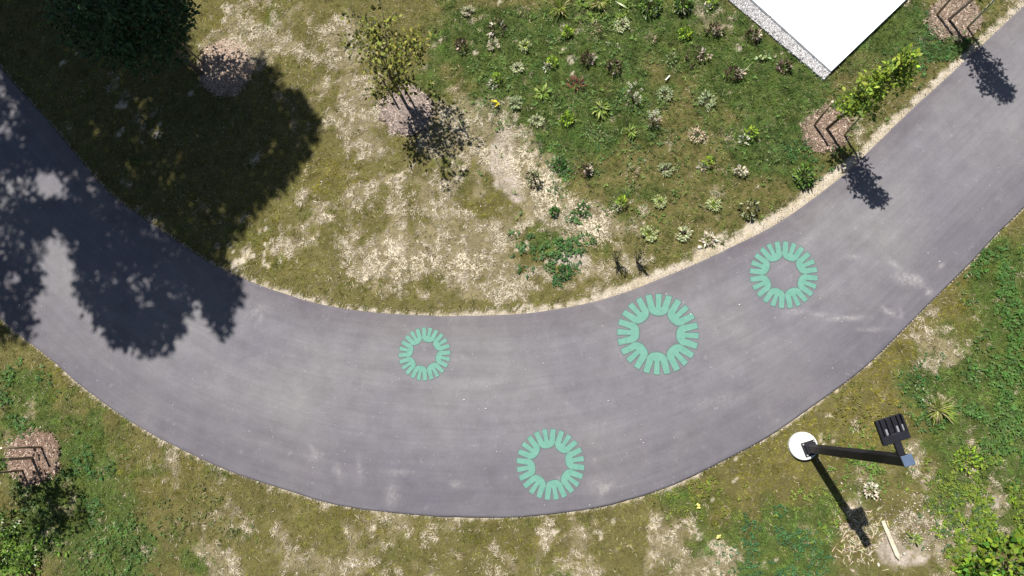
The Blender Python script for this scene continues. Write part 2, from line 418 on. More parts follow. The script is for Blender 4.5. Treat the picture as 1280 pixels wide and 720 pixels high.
# ------------------------------------------------------------------ PATH slab (top 25 mm above the soil)
NV = 90
vv = np.linspace(0, 1, NV)
jit = (fbm(np.arange(NU) * .035, np.zeros(NU), .35, 3, 81) - .5) * .035
jit2 = (fbm(np.arange(NU) * .035, np.ones(NU) * 9, .35, 3, 85) - .5) * .035
dirn = (OUT - INN); Lw = np.linalg.norm(dirn, axis=1, keepdims=True); dirn = dirn / Lw
A = INN + dirn * jit[:, None]; B = OUT + dirn * jit2[:, None]
top = A[:, None, :] * (1 - vv)[None, :, None] + B[:, None, :] * vv[None, :, None]
TZ = .022
tz = np.full((NU, NV), TZ)
skirtA = np.concatenate([A, np.full((NU, 1), -.06)], 1)[:, None, :]; skirtB = np.concatenate([B, np.full((NU, 1), -.06)], 1)[:, None, :]
V3 = np.concatenate([top, tz[..., None]], -1)
V3 = np.concatenate([skirtA, V3, skirtB], 1)
nv = NV + 2
I = np.arange(NU * nv).reshape(NU, nv)
fc = np.stack([I[:-1, :-1], I[:-1, 1:], I[1:, 1:], I[1:, :-1]], -1).reshape(-1, 4)
px_ = V3[..., 0].ravel(); py_ = V3[..., 1].ravel()
SCUFF = [(1055, 398, 20, 2.5, 3, 1.0), (1090, 412, 16, 2, 0, .6), (1117, 330, 8, 3, -40, .9), (1132, 348, 14, 8, -10, .7), (1145, 352, 10, 6, -30, .6),
         (1161, 366, 4, 4, 0, .9), (1110, 390, 10, 3, -35, .8), (1126, 392, 3, 8, 0, .4), (1176, 332, 5, 2, 45, .8), (1068, 321, 8, 3, 0, .6),
         (995, 390, 16, 3, 0, .5), (1025, 393, 12, 2, 0, .5), (1025, 395, 6, 2, 0, .4), (755, 610, 9, 5, 20, .6), (757, 612, 8, 1.5, 50, .9), (745, 603, 10, 8, 0, .35), (752, 385, 12, 2, -35, .5),
         (700, 598, 3, 3, 0, .7), (490, 620, 8, 14, 0, .5), (500, 590, 18, 4, 0, .4), (395, 570, 10, 8, 0, .35), (424, 590, 4, 12, 20, .4), (450, 585, 3, 14, 10, .4),
         (320, 390, 14, 4, 30, .5), (325, 400, 10, 2, 60, .5), (390, 560, 9, 3, -40, .4), (570, 605, 6, 4, 0, .7), (1010, 300, 20, 5, 35, .3), (900, 500, 30, 8, 10, .3), (600, 480, 40, 8, 5, .25), (1100, 260, 40, 6, 42, .25)]
scf = np.zeros(px_.shape)
for (cx, cy, rx, ry, an, st) in SCUFF:
    c = G(cx, cy); t = math.radians(an); dx = (px_ - c[0]) * 66; dy = (py_ - c[1]) * 66
    u = dx * math.cos(t) + dy * math.sin(t); w_ = -dx * math.sin(t) + dy * math.cos(t)
    scf += st * np.exp(-(u / rx) ** 2 - (w_ / ry) ** 2)
acr = np.broadcast_to(np.r_[0, vv, 1][None, :], (NU, nv)).ravel()
me = mesh_np('path', V3.reshape(-1, 3), fc, M_ASPH, None, extra={'scuff': np.clip(scf, 0, 1), 'across': acr})
uvl = me.uv_layers.new(name='UVMap')
slen = np.r_[0, np.cumsum(np.linalg.norm(np.diff(MID, axis=0), axis=1))]
uvv = np.stack([np.broadcast_to(slen[:, None], (NU, nv)).ravel(), acr * 3.7], 1)
uvl.data.foreach_set('uv', uvv[fc.ravel()].astype(np.float32).ravel())
o = link('path', me); tag(o, 'wide curved grey asphalt path', kind='structure')

# ------------------------------------------------------------------ white paved terrace with gravel strip
cA = G(1037, 92); eL = G(935, 0) - cA; eR = G(1133, 0) - cA
eL /= np.linalg.norm(eL); eR /= np.linalg.norm(eR)
def quad_prism(g, pts, z0, z1):
    n = len(pts); vs = [(*p, z0) for p in pts] + [(*p, z1) for p in pts]
    ar = sum(pts[i][0] * pts[(i + 1) % n][1] - pts[(i + 1) % n][0] * pts[i][1] for i in range(n))
    f = [tuple(range(n))[::-1], tuple(range(n, 2 * n))] + [(i, (i + 1) % n, n + (i + 1) % n, n + i) for i in range(n)]
    if ar < 0: f = [q[::-1] for q in f]
    g.add(vs, f)
terr = empty('white_terrace', (*cA, 0)); tag(terr, 'bright white paved terrace whose corner points down at the lawn', kind='structure')
M_WHITE = mat_plain('white_paving', (.80, .80, .80), .7, .03, 3, bumps=.15)
for k in range(6):
    g = Geo()
    a0 = k * 1.62 + (.0 if k == 0 else .010); a1 = (k + 1) * 1.62 - .010
    for j in range(2):
        b0 = j * 3.9 + (0 if j == 0 else .010); b1 = (j + 1) * 3.9 - .010
        g = Geo(); pts = [eL * a0 + eR * b0, eL * a1 + eR * b0, eL * a1 + eR * b1, eL * a0 + eR * b1]
        quad_prism(g, pts, -.05, .11)
        g.build('paving_slab', M_WHITE, terr, bevel=.004)
g = Geo(); quad_prism(g, [eL * .01 + eR * .01, eL * 9.7 + eR * .01, eL * 9.7 + eR * 7.8, eL * .01 + eR * 7.8], -.06, .095)
g.build('joint_bed', mat_plain('joint_grey', (.35, .35, .34), .9), terr)
# gravel strip: quad between outer line and slab edge
oA = G(1029, 101); oB = G(908, 0); dO = (oB - oA); dO /= np.linalg.norm(dO)
st0, st1 = cA, oA
L9 = 10.0
strip_poly = np.array([cA + eL * 0, oA, oA + dO * L9, cA + eL * L9])
nA, nB = 400, 28
ta = np.linspace(0, 1, nA)[:, None, None]; tb = np.linspace(0, 1, nB)[None, :, None]
e1 = cA + eL * L9 * ta; e2 = oA + dO * L9 * ta
SP = e1 * (1 - tb) + e2 * tb
sz = .035 + (fbm(SP[..., 0], SP[..., 1], .035, 2, 91) - .5) * .03 - .05 * sm(.88, 1, np.broadcast_to(tb[..., 0], SP.shape[:2]))
I = np.arange(nA * nB).reshape(nA, nB)
fc = np.stack([I[:-1, :-1], I[:-1, 1:], I[1:, 1:], I[1:, :-1]], -1).reshape(-1, 4)
sx, sy = SP[..., 0].ravel(), SP[..., 1].ravel()
gcol = c3(.38, .37, .37) * (.6 + .8 * fbm(sx, sy, .06, 2, 95))[:, None]
gcol = gcol * (1 - .45 * sm(.62, .75, vnoise(sx * 22, sy * 22, 3)))[:, None]
o = link('gravel_strip', mesh_np('gravel_strip', np.concatenate([SP, sz[..., None]], -1).reshape(-1, 3), fc, M_STONE, gcol))
tag(o, 'pale grey gravel strip along the white terrace', kind='structure')
terr_poly = np.array([cA, cA + eL * 10, cA + eL * 10 + eR * 9, cA + eR * 9])
# loose pebbles of the strip
def pebbles(name, pts, size, cols, mat=M_STONE, flat=.6):
    """squashed octahedra"""
    n = len(pts); base = np.array([(1, 0, 0), (0, 1, 0), (-1, 0, 0), (0, -1, 0), (0, 0, 1), (0, 0, -1)], float)
    fcs = np.array([(0, 1, 4), (1, 2, 4), (2, 3, 4), (3, 0, 4), (1, 0, 5), (2, 1, 5), (3, 2, 5), (0, 3, 5)])
    ang = rng.random(n) * 6.283; s = size * (.5 + rng.random(n)); el = .6 + .8 * rng.random(n)
    v = np.repeat(base[None], n, 0) * np.stack([s, s * el, s * flat], 1)[:, None, :]
    v = v + (rng.random(v.shape) - .5) * s[:, None, None] * .35
    ca, sa = np.cos(ang)[:, None], np.sin(ang)[:, None]
    v = np.stack([v[..., 0] * ca - v[..., 1] * sa, v[..., 0] * sa + v[..., 1] * ca, v[..., 2]], -1) + pts[:, None, :]
    f = (fcs[None] + (np.arange(n) * 6)[:, None, None]).reshape(-1, 3)
    return mesh_np(name, v.reshape(-1, 3), f, mat, np.repeat(cols, 6, 0))
n = 9000; a = rng.random(n) * .6; b = .03 + rng.random(n) * .94
p = (cA + eL * L9 * a[:, None]) * (1 - b[:, None]) + (oA + dO * L9 * a[:, None]) * b[:, None]
cols = c3(.40, .39, .39) * (.45 + .9 * rng.random(n))[:, None]
o = link('gravel', pebbles('gravel', np.concatenate([p, np.full((n, 1), .04)], 1), .013, cols))
tag(o, 'loose grey stones of the strip beside the white terrace', 'gravel', kind='stuff')

# ------------------------------------------------------------------ mulch beds
BEDS = [(1032, 162, .40, (.175, .125, .092), 'reddish bark mulch bed by the path under the yellow-green columnar tree'),
        (1193, 24, .42, (.18, .135, .10), 'brown bark mulch bed at the top right under the tree with the pale pinkish trunk'),
        (43, 571, .48, (.17, .115, .085), 'red-brown bark mulch bed at the left edge below the path'),
        (508, 138, .47, (.21, .168, .145), 'faded mauve-grey mulch bed under the sparse spreading tree'),
        (283, 85, .55, (.28, .21, .16), 'pinkish mulch bed half sunk in the big shade at the upper left')]
def bed_r(i, ang):
    return BEDS[i][2] * (1 + .05 * np.sin(ang * 2 + i) + .03 * np.sin(ang * 5 + 2 * i) + .03 * np.sin(ang * 9 + i * 3))
for i, (bx, by, br, bc, lab) in enumerate(BEDS):
    c = G(bx, by); n = int(5200 * (br / .5) ** 2)
    rr = np.sqrt(rng.random(n)); an = rng.random(n) * 6.283; R_ = rr * bed_r(i, an) * (1 + .11 * np.abs(rng.standard_normal(n)) * (rr > .82))
    p = np.stack([np.cos(an) * R_, np.sin(an) * R_, .012 + .03 * (1 - rr ** 2) + rng.random(n) * .018], 1)
    dv = rng.random(n) * 6.283; Lc = .014 + .03 * rng.random(n); Wc = .004 + .006 * rng.random(n); tl = (rng.random(n) - .5) * .5
    D = np.stack([np.cos(dv) * np.cos(tl), np.sin(dv) * np.cos(tl), np.sin(tl)], 1); S = np.stack([-np.sin(dv), np.cos(dv), (rng.random(n) - .5) * .8], 1)
    q = np.stack([p - D * Lc[:, None] - S * Wc[:, None], p + D * Lc[:, None] - S * Wc[:, None], p + D * Lc[:, None] + S * Wc[:, None], p - D * Lc[:, None] + S * Wc[:, None]], 1)
    k = (.45 + .95 * rng.random(n))[:, None]; cc = np.array(bc) * k
    pale = rng.random(n) < .10; cc[pale] = c3(.42, .33, .27) * (.7 + .5 * rng.random((pale.sum(), 1)))
    if i == 4: cc = cc * 1.05
    # a low mound below the chips
    na, nr = 40, 8; aa = np.linspace(0, 2 * np.pi, na, endpoint=False); rs = np.linspace(0, 1, nr + 1)[1:]
    mv = [(0, 0, .03)] + [(math.cos(t) * float(bed_r(i, t)) * r, math.sin(t) * float(bed_r(i, t)) * r, .028 * (1 - r * r) + (-.012 if r == 1 else .004)) for r in rs for t in aa]
    mv = np.array(mv); nq = len(q)
    tri = []
    for kk in range(na): tri.append((0, 1 + kk, 1 + (kk + 1) % na, 1 + (kk + 1) % na))
    for r in range(nr - 1):
        for kk in range(na):
            a_ = 1 + r * na + kk; b_ = 1 + r * na + (kk + 1) % na; tri.append((a_, a_ + na, b_ + na, b_))
    tri = [t if t[2] != t[3] else None for t in tri]
    fan = [(0, 1 + kk, 1 + (kk + 1) % na) for kk in range(na)]
    me = bpy.data.meshes.new('mulch_bed')
    qv = q.reshape(-1, 3) + 0
    allv = np.vstack([mv, qv]); fs = fan + [t for t in tri if t] + (np.arange(nq * 4).reshape(-1, 4) + len(mv)).tolist()
    me.from_pydata(allv.tolist(), [], fs); me.update(); me.materials.append(M_MULCH)
    a = me.color_attributes.new('Col', 'FLOAT_COLOR', 'POINT'); c4 = np.ones((len(allv), 4), np.float32)
    c4[:len(mv), :3] = np.array(bc) * .62; c4[len(mv):, :3] = np.repeat(cc, 4, 0); a.data.foreach_set('color', c4.ravel())
    o = link('mulch_bed', me); o.location = (*c, 0)
    tag(o, lab, 'mulch', kind='stuff')

# ------------------------------------------------------------------ GRASS (joined blades)
MX0, MX1, MY0, MY1 = -15.5, 11.5, -5.2, 11.5
beds_g = [(G(b[0], b[1]), i) for i, b in enumerate(BEDS)]
foot_c = G(1004, 557)
def keep_out(x, y, dens_shoulder=1.0):
    w, wo = shoulder_w(x, y)
    si = samp(SGN_IN, x, y); so = samp(SGN_OUT, x, y)
    ins = samp(INSIDE.astype(float), x, y) > .02
    ok = ~ins & (si > w * dens_shoulder) & (so > wo * dens_shoulder * (.15 + .85 * (rng.random(x.shape) < .7)))
    ok &= ~in_poly(x, y, terr_poly) & ~in_poly(x, y, strip_poly)
    for c, i in beds_g:
        dx, dy = x - c[0], y - c[1]; ok &= np.hypot(dx, dy) > bed_r(i, np.arctan2(dy, dx)) * (.72 + .3 * rng.random(x.shape))
    ok &= np.hypot(x - foot_c[0], y - foot_c[1]) > .27
    return ok
def blades(name, x, y, az, lean, Lb, Wb, cols, mat, zlift=0.0):
    """one tapered triangle per blade; lean 0 upright, 1 flat"""
    n = len(x); z0 = bumpz(x, y) + zlift
    th = lean * (math.pi / 2)
    D = np.stack([np.cos(az) * np.sin(th), np.sin(az) * np.sin(th), np.cos(th)], 1)
    ro = az + np.pi / 2 + (rng.random(n) - .5) * 1.2
    S = np.stack([np.cos(ro), np.sin(ro), np.zeros(n)], 1)
    base = np.stack([x, y, z0], 1)
    v = np.stack([base - S * Wb[:, None] / 2, base + S * Wb[:, None] / 2, base + D * Lb[:, None]], 1)
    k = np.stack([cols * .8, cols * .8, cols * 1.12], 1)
    return link(name, mesh_np(name, v.reshape(-1, 3), np.arange(3 * n).reshape(-1, 3), mat, np.clip(k.reshape(-1, 3), 0, 1)))
# tuft based scatter
def meadow_mask(x, y):
    """longer grass of the planted meadow, right of the diagonal and above the path"""
    poly = G(*np.array([(530, -150), (560, 90), (610, 150), (700, 200), (765, 270), (800, 330), (900, 322), (1040, 230), (1500, -150), (1500, -300), (530, -300)]).T)
    return in_poly(x, y, poly)
NT = 150000
tx = MX0 + rng.random(NT) * (MX1 - MX0); ty = MY0 + rng.random(NT) * (MY1 - MY0)
dry, bare, lush, olive, n1, n2, n3 = weights(tx, ty)
mead = meadow_mask(tx, ty)
dens = np.clip(1 - .62 * dry - .95 * bare, .04, 1) * (.65 + .5 * lush + .3 * olive)
ok = keep_out(tx, ty, .9) & (rng.random(NT) < dens * 1.0)
tx, ty, dry, bare, lush, olive, n1, mead = (q[ok] for q in (tx, ty, dry, bare, lush, olive, n1, mead))
tc = np.broadcast_to(COL_MID, (len(tx), 3)).copy()
tc = mixc(tc, COL_OLIVE, np.clip(olive, 0, 1)); tc = mixc(tc, COL_GREEN, np.clip(lush, 0, 1) * .9)
dryb = rng.random(len(tx)) < (.07 + .55 * dry); tc[dryb] = mixc(tc[dryb], COL_TAN * .8, rng.random(dryb.sum()) * .7 + .3)
br = rng.random(len(tx)) < .08; tc[br] = mixc(tc[br], c3(.13, .095, .03), rng.random(br.sum()) * .6)
gcool = sm(.5, .75, fbm(tx, ty, 1.0, 2, 101)) * lush * .6; tc = mixc(tc, c3(.055, .105, .035), gcool)
gwarm = sm(.55, .75, fbm(tx, ty, .3, 2, 105)) * (1 - dry); tc = mixc(tc, c3(.15, .165, .03), gwarm * .55)
tc[mead] = tc[mead] * .55 + c3(.085, .145, .040) * .36
tc *= (.55 + .9 * rng.random(len(tx)))[:, None] * (.35 + 1.3 * fbm(tx, ty, .12, 2, 111))[:, None]
K = 7
tlen = np.where(mead, .085, .052) * (.6 + .8 * rng.random(len(tx))) * (.8 + .5 * lush)
bx = np.repeat(tx, K) + rng.standard_normal(len(tx) * K) * .017; by = np.repeat(ty, K) + rng.standard_normal(len(tx) * K) * .017
flow = fbm(bx, by, .9, 2, 121) * 14
az = np.where(rng.random(len(bx)) < .45, flow + rng.standard_normal(len(bx)) * .5, rng.random(len(bx)) * 6.283)
lean = np.clip(.30 + .5 * rng.random(len(bx)), 0, .95)
cols = np.repeat(tc, K, 0) * (.75 + .5 * rng.random(len(bx)))[:, None]
Lb = np.repeat(tlen, K) * (.6 + .7 * rng.random(len(bx)))
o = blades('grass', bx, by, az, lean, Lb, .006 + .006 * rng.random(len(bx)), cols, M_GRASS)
tag(o, 'short mixed green and olive grass of the lawns', 'grass', kind='stuff')
print('grass blades', len(bx))
# straw thatch lying flat
NS = 1150000
sx = MX0 + rng.random(NS) * (MX1 - MX0); sy = MY0 + rng.random(NS) * (MY1 - MY0)
dry, bare, lush, olive, n1, n2, n3 = weights(sx, sy)
cl = sm(.40, .60, fbm(sx, sy, .34, 2, 131) * .40 + fbm(sx, sy, .10, 2, 133) * .60)
bl = sm(.2, .8, blobs(BLEACH, sx, sy) + (fbm(sx, sy, .2, 2, 151) - .5) * 1.2)
ok = (rng.random(NS) < np.clip((.035 + .97 * dry) * (1 - .55 * bare) * (.08 + 1.0 * cl) + bl * .35, 0, 1)) & keep_out(sx, sy, .75)
sx, sy, dry, cl, bl = (q[ok] for q in (sx, sy, dry, cl, bl))
n = len(sx)
fl = fbm(sx, sy, .35, 2, 135) * 22
az = np.where(rng.random(n) < .6, fl + rng.standard_normal(n) * .4, rng.random(n) * 6.283)
cols = mixc(np.broadcast_to(COL_TAN, (n, 3)), COL_STRAWB, rng.random(n) * np.clip(dry + .1, 0, 1) * (.2 + .8 * cl)) * ((.5 + .6 * rng.random(n)) * (.72 + .38 * cl))[:, None]
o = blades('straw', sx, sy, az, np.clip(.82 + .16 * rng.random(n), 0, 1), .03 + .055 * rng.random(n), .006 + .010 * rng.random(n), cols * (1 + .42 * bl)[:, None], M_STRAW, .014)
tag(o, 'pale dry thatch lying in patches on the lawns', 'dry grass', kind='stuff')
print('straw', n)


# ------------------------------------------------------------------ LEAVES
def leaf_arrays(P, D, U, L, Wd, col):
    """bent rhombus leaves: P base, D direction, U up-ish, L length, Wd width"""
    S = np.cross(D, U); S /= np.linalg.norm(S, axis=1, keepdims=True) + 1e-9
    Nn = np.cross(S, D)
    m = P + D * (L * .5)[:, None]
    v = np.stack([P, m + S * (Wd / 2)[:, None] + Nn * (L * .06)[:, None], P + D * L[:, None] - Nn * (L * .10)[:, None], m - S * (Wd / 2)[:, None] + Nn * (L * .06)[:, None]], 1)
    return v.reshape(-1, 3), np.arange(4 * len(P)).reshape(-1, 4), np.repeat(np.clip(col, 0, 1), 4, 0)
def rdir(n, up=0.0, r=rng):
    d = r.standard_normal((n, 3)); d[:, 2] += up; return d / np.linalg.norm(d, axis=1, keepdims=True)
def leaf_mesh(name, sets, mat=M_LEAF):
    V, F, Cc = [], [], []; b = 0
    for v, f, c in sets: V.append(v); F.append(f + b); Cc.append(c); b += len(v)
    return mesh_np(name, np.vstack(V), np.vstack(F), mat, np.vstack(Cc))
def varcol(n, base, j=.35, alt=None, pa=.3):
    c = np.array(base) * (1 - j + 2 * j * rng.random(n))[:, None]
    c = c * (1 + (rng.random((n, 3)) - .5) * .25)
    if alt is not None:
        k = rng.random(n) < pa; c[k] = np.array(alt) * (1 - j + 2 * j * rng.random(k.sum()))[:, None]
    return c

# broadleaf weeds among the grass (clover, dandelion, plantain rosettes) as ground cover
WEEDS = [(690, 300, 40, 20, 150, (.055, .12, .03), .075), (705, 340, 12, 7, 60, (.035, .10, .025), .06), (700, 222, 12, 30, 40, (.05, .12, .03), .05),
         (1225, 620, 45, 45, 420, (.13, .18, .025), .055), (1250, 520, 40, 60, 330, (.07, .14, .03), .07), (1265, 400, 25, 70, 240, (.06, .13, .025), .06), (1200, 520, 50, 30, 200, (.07, .13, .03), .06),
         (1170, 480, 25, 14, 50, (.045, .12, .03), .05), (1250, 680, 40, 40, 330, (.14, .20, .02), .09), (1215, 655, 35, 25, 160, (.07, .12, .04), .06),
         (1020, 640, 16, 18, 60, (.14, .2, .03), .06), (1085, 580, 30, 20, 120, (.11, .18, .03), .05), (970, 690, 50, 35, 260, (.045, .12, .04), .05),
         (20, 500, 40, 40, 220, (.06, .13, .03), .06), (30, 640, 60, 40, 260, (.07, .11, .03), .07), (110, 600, 30, 50, 220, (.05, .12, .03), .05), (20, 700, 50, 30, 240, (.10, .18, .02), .09), (150, 690, 50, 40, 200, (.07, .14, .03), .05),
         (1110, 170, 20, 10, 30, (.09, .13, .03), .05), (1180, 75, 45, 10, 110, (.05, .13, .03), .05), (1160, 30, 14, 24, 90, (.055, .13, .04), .05), (1010, 200, 30, 12, 110, (.045, .12, .03), .05),
         (760, 8, 35, 8, 120, (.13, .19, .03), .09), (820, 180, 90, 60, 100, (.07, .12, .03), .05), (720, 130, 100, 90, 160, (.06, .12, .03), .05), (1240, 350, 30, 50, 140, (.06, .14, .03), .05),
         (880, 620, 40, 14, 120, (.13, .16, .02), .05), (1050, 500, 60, 30, 100, (.14, .14, .03), .045), (240, 640, 90, 30, 120, (.09, .12, .03), .045)]
sets = []
for wx, wy, rx, ry, n, col, ll in WEEDS + [(820, 120, 250, 160, 420, (.12, .18, .04), .055), (700, 100, 130, 110, 220, (.10, .17, .04), .06)]:
    n = int(n * 1.9)
    c = G(wx, wy); ang = rng.random(n) * 6.283; rr = np.sqrt(rng.random(n))
    x = c[0] + np.cos(ang) * rr * rx / 66 * 1.1; y = c[1] + np.sin(ang) * rr * ry / 66 * 1.1
    x += rng.standard_normal(n) * .2; y += rng.standard_normal(n) * .2
    ok = keep_out(x, y, 1.0) & (rng.random(n) < sm(.40, .58, fbm(x, y, .28, 2, 141))); x, y = x[ok], y[ok]; n = len(x)
    if not n: continue
    q = 6; P = np.repeat(np.stack([x, y, bumpz(x, y) + .02 + .03 * rng.random(n)], 1), q, 0)
    P[:, :2] += rng.standard_normal((n * q, 2)) * .012
    D = rdir(n * q, 0); D[:, 2] = np.abs(D[:, 2]) * .5 + .1; D /= np.linalg.norm(D, axis=1, keepdims=True)
    L_ = ll * (.5 + .7 * rng.random(n * q)) * .9
    cc = np.repeat(varcol(n, col, .35), q, 0) * (.8 + .4 * rng.random(n * q))[:, None]
    sets.append(leaf_arrays(P, D, np.tile([0, 0, 1.], (n * q, 1)), L_, L_ * (.35 + .25 * rng.random(n * q)), cc))
o = link('ground_cover', leaf_mesh('ground_cover', sets)); tag(o, 'low broad-leaved green growth among the grass', 'ground cover', kind='stuff')

# ------------------------------------------------------------------ meadow plants
PG = 'small plants dotted over the lawn above the path'
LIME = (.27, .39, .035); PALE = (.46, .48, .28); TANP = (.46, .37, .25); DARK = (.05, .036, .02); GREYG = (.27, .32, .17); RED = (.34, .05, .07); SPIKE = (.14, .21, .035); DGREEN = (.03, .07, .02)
def rosette(n, r0, r1, z0, z1, Lm, wr, col, j=.3, tilt=.25, alt=None, pa=.3):
    a = rng.random() * 6.283 + 2.75 * np.sign(rng.random(n) - .5) * rng.random(n) ** .75; r = r0 + (r1 - r0) * rng.random(n)
    r = r * (.75 + .5 * vnoise(a * 1.3 + 9, np.full(n, rng.random() * 50)))
    P = np.stack([np.cos(a) * r, np.sin(a) * r, z0 + (z1 - z0) * rng.random(n)], 1)
    D = np.stack([np.cos(a + rng.standard_normal(n) * .35), np.sin(a + rng.standard_normal(n) * .35), tilt + .35 * rng.standard_normal(n)], 1)
    D /= np.linalg.norm(D, axis=1, keepdims=True); L_ = Lm * (.6 + .8 * rng.random(n))
    return leaf_arrays(P, D, np.tile([0, 0, 1.], (n, 1)) + rng.standard_normal((n, 3)) * .3, L_, L_ * wr * (.7 + .6 * rng.random(n)), varcol(n, col, j, alt, pa))
def dome(n, r, h, Lm, wr, col, j=.3, alt=None, pa=.3, up=.4, cx=0, cy=0, z0=.03):
    d = rdir(n); d[:, 2] = np.abs(d[:, 2]); k = .5 + .5 * rng.random(n)
    P = np.stack([cx + d[:, 0] * r * k, cy + d[:, 1] * r * k, z0 + d[:, 2] * h * k], 1)
    D = d + rng.standard_normal((n, 3)) * .5; D[:, 2] += up; D /= np.linalg.norm(D, axis=1, keepdims=True); L_ = Lm * (.6 + .8 * rng.random(n))
    return leaf_arrays(P, D, rdir(n, 1.2), L_, L_ * wr, varcol(n, col, j, alt, pa))
def stems(n, h, spread, rad=.004):
    g = Geo(); tips = []
    for k in range(n):
        a = rng.random() * 6.283; s = spread * (.3 + .7 * rng.random()); hh = h * (.75 + .35 * rng.random())
        p0 = (math.cos(a) * .015, math.sin(a) * .015, 0); p1 = (math.cos(a) * s * .4, math.sin(a) * s * .4, hh * .55); p2 = (math.cos(a + .2) * s, math.sin(a + .2) * s, hh)
        g.tube([p0, p1, p2], [rad * 1.4, rad, rad * .7], 5); tips.append(p2)
    return g, tips
def plant(px, py, kind, rpx, label, cat='plant'):
    c = G(px, py); r = rpx / 66.0
    root = empty({'flower': 'flowering_plant', 'shrub': 'small_shrub', 'bigshrub': 'small_shrub', 'stemmy': 'thin_stemmed_plant', 'yellow': 'flowering_plant', 'ornamental': 'grass_clump'}.get(kind, 'meadow_plant'), (c[0], c[1], float(bumpz(c[:1], c[1:])[0])))
    tag(root, label, cat, PG)
    if kind in ('ring', 'darkring', 'tanring', 'greyring', 'limering'):
        col = {'ring': PALE, 'darkring': (.38, .35, .24), 'tanring': TANP, 'greyring': GREYG, 'limering': (.36, .40, .18)}[kind]
        link('leaves', leaf_mesh('leaves', [rosette(170, r * .3, r * .9, .03, .10, r * .30, .40, col, .45, .55, (.20, .22, .10), .25), rosette(26, r * .2, r * .5, .02, .05, r * .5, .4, np.array(col) * .7, .3, .5)]), root)
        if kind == 'limering': link('new_shoots', leaf_mesh('new_shoots', [dome(26, r * .45, .12, .05, .45, LIME)]), root)['kind'] = 'stuff'
        else: link('dark_centre', leaf_mesh('dark_centre', [rosette(16, 0, r * .3, .01, .05, r * .35, .5, DARK, .4, .2)]), root)['kind'] = 'stuff'  # dark leaves colour in the hole's shadow and the dark soil there
    elif kind == 'limepale':
        link('green_leaves', leaf_mesh('green_leaves', [dome(70, r * .6, .22, .055, .5, LIME, .25, (.15, .26, .03), .3, cx=r * .15, cy=r * .3, z0=.08)]), root)
        link('dry_leaves', leaf_mesh('dry_leaves', [dome(44, r * .55, .08, .06, .35, (.52, .50, .38), .25, cx=-r * .45, cy=-r * .25)]), root)
    elif kind == 'lime':
        link('green_leaves', leaf_mesh('green_leaves', [dome(130, r * .85, .2, .06, .45, LIME, .3, (.14, .24, .03), .35)]), root)
    elif kind == 'spiky':
        link('green_leaves', leaf_mesh('green_leaves', [rosette(60, .01, r * .45, .03, .12, r * .75, .20, SPIKE, .35, .45, (.30, .34, .10), .25)]), root)
    elif kind == 'loose':
        link('green_leaves', leaf_mesh('green_leaves', [dome(60, r, .14, .05, .35, GREYG, .35, (.10, .17, .04), .45)]), root)
    elif kind == 'dark':
        link('dark_leaves', leaf_mesh('dark_leaves', [dome(90, r * .9, .25, .07, .4, DARK, .4, (.20, .13, .10), .22)]), root)
        link('pale_leaves', leaf_mesh('pale_leaves', [rosette(12, r * .4, r * .8, .02, .08, r * .45, .45, (.45, .40, .32), .3, .2)]), root)
    elif kind == 'darkpale':
        link('dark_leaves', leaf_mesh('dark_leaves', [dome(80, r * .8, .28, .07, .4, DARK, .4, (.12, .07, .05), .3, cx=-r * .3)]), root)
        link('pale_leaves', leaf_mesh('pale_leaves', [dome(40, r * .55, .2, .07, .5, (.46, .38, .30), .3, cx=r * .5, cy=r * .05)]), root)
    elif kind == 'tan':
        link('dry_leaves', leaf_mesh('dry_leaves', [dome(90, r * .9, .16, .07, .16, TANP, .3, (.30, .26, .12), .3, up=.6)]), root)
    elif kind == 'cream':
        link('dry_leaves', leaf_mesh('dry_leaves', [dome(80, r * .8, .14, .07, .4, (.60, .55, .42), .2)]), root)
    elif kind == 'red':
        link('red_leaves', leaf_mesh('red_leaves', [dome(80, r * .9, .24, .09, .16, RED, .35, (.40, .22, .16), .3, up=.6)]), root)
        link('dark_leaves', leaf_mesh('dark_leaves', [rosette(18, 0, r * .6, .01, .06, r * .5, .4, DARK, .4, .2)]), root)
    elif kind == 'yellow':
        g, tips = stems(7, .2, r * .7); g.build('stems', M_STEM, root)
        link('green_leaves', leaf_mesh('green_leaves', [dome(46, r * .8, .12, .05, .4, (.06, .11, .03))]), root)
        for t in tips:
            fl = leaf_mesh('flower', [tuple([q[0] + np.array(t), q[1], q[2]]) for q in [rosette(9, 0, .006, 0, .004, .028, .55, (.75, .62, .03), .12, .15)]])
            link('flower', fl, root)
    elif kind == 'flower':
        g, tips = stems(13, .42, r * .9); g.build('stems', M_STEM, root)
        link('leaves', leaf_mesh('leaves', [dome(60, r * .7, .22, .07, .3, (.40, .34, .28), .35, (.10, .08, .05), .35)]), root)
        for t in tips[:11]:
            v, f, cc = dome(26, .028, .022, .02, .6, (.62, .62, .46), .15, z0=0); link('flower_head', mesh_np('flower_head', v + np.array(t), f, M_LEAF, cc), root)
    elif kind == 'shrub':
        g, tips = stems(7, .4, r * .7, .006); g.build('stems', M_STEM, root)
        link('green_leaves', leaf_mesh('green_leaves', [dome(190, r, .42, .075, .5, (.13, .23, .035), .35, (.045, .09, .02), .4)]), root)
        link('pale_leaves', leaf_mesh('pale_leaves', [rosette(22, r * .3, r * .9, .02, .1, .07, .45, (.40, .43, .28), .3)]), root)
    elif kind == 'bigshrub':
        g, tips = stems(9, .4, r * .8, .006); g.build('stems', M_STEM, root)
        link('green_leaves', leaf_mesh('green_leaves', [dome(210, r, .42, .12, .62, (.20, .30, .03), .35, (.06, .15, .02), .4)]), root)
    elif kind == 'spotted':
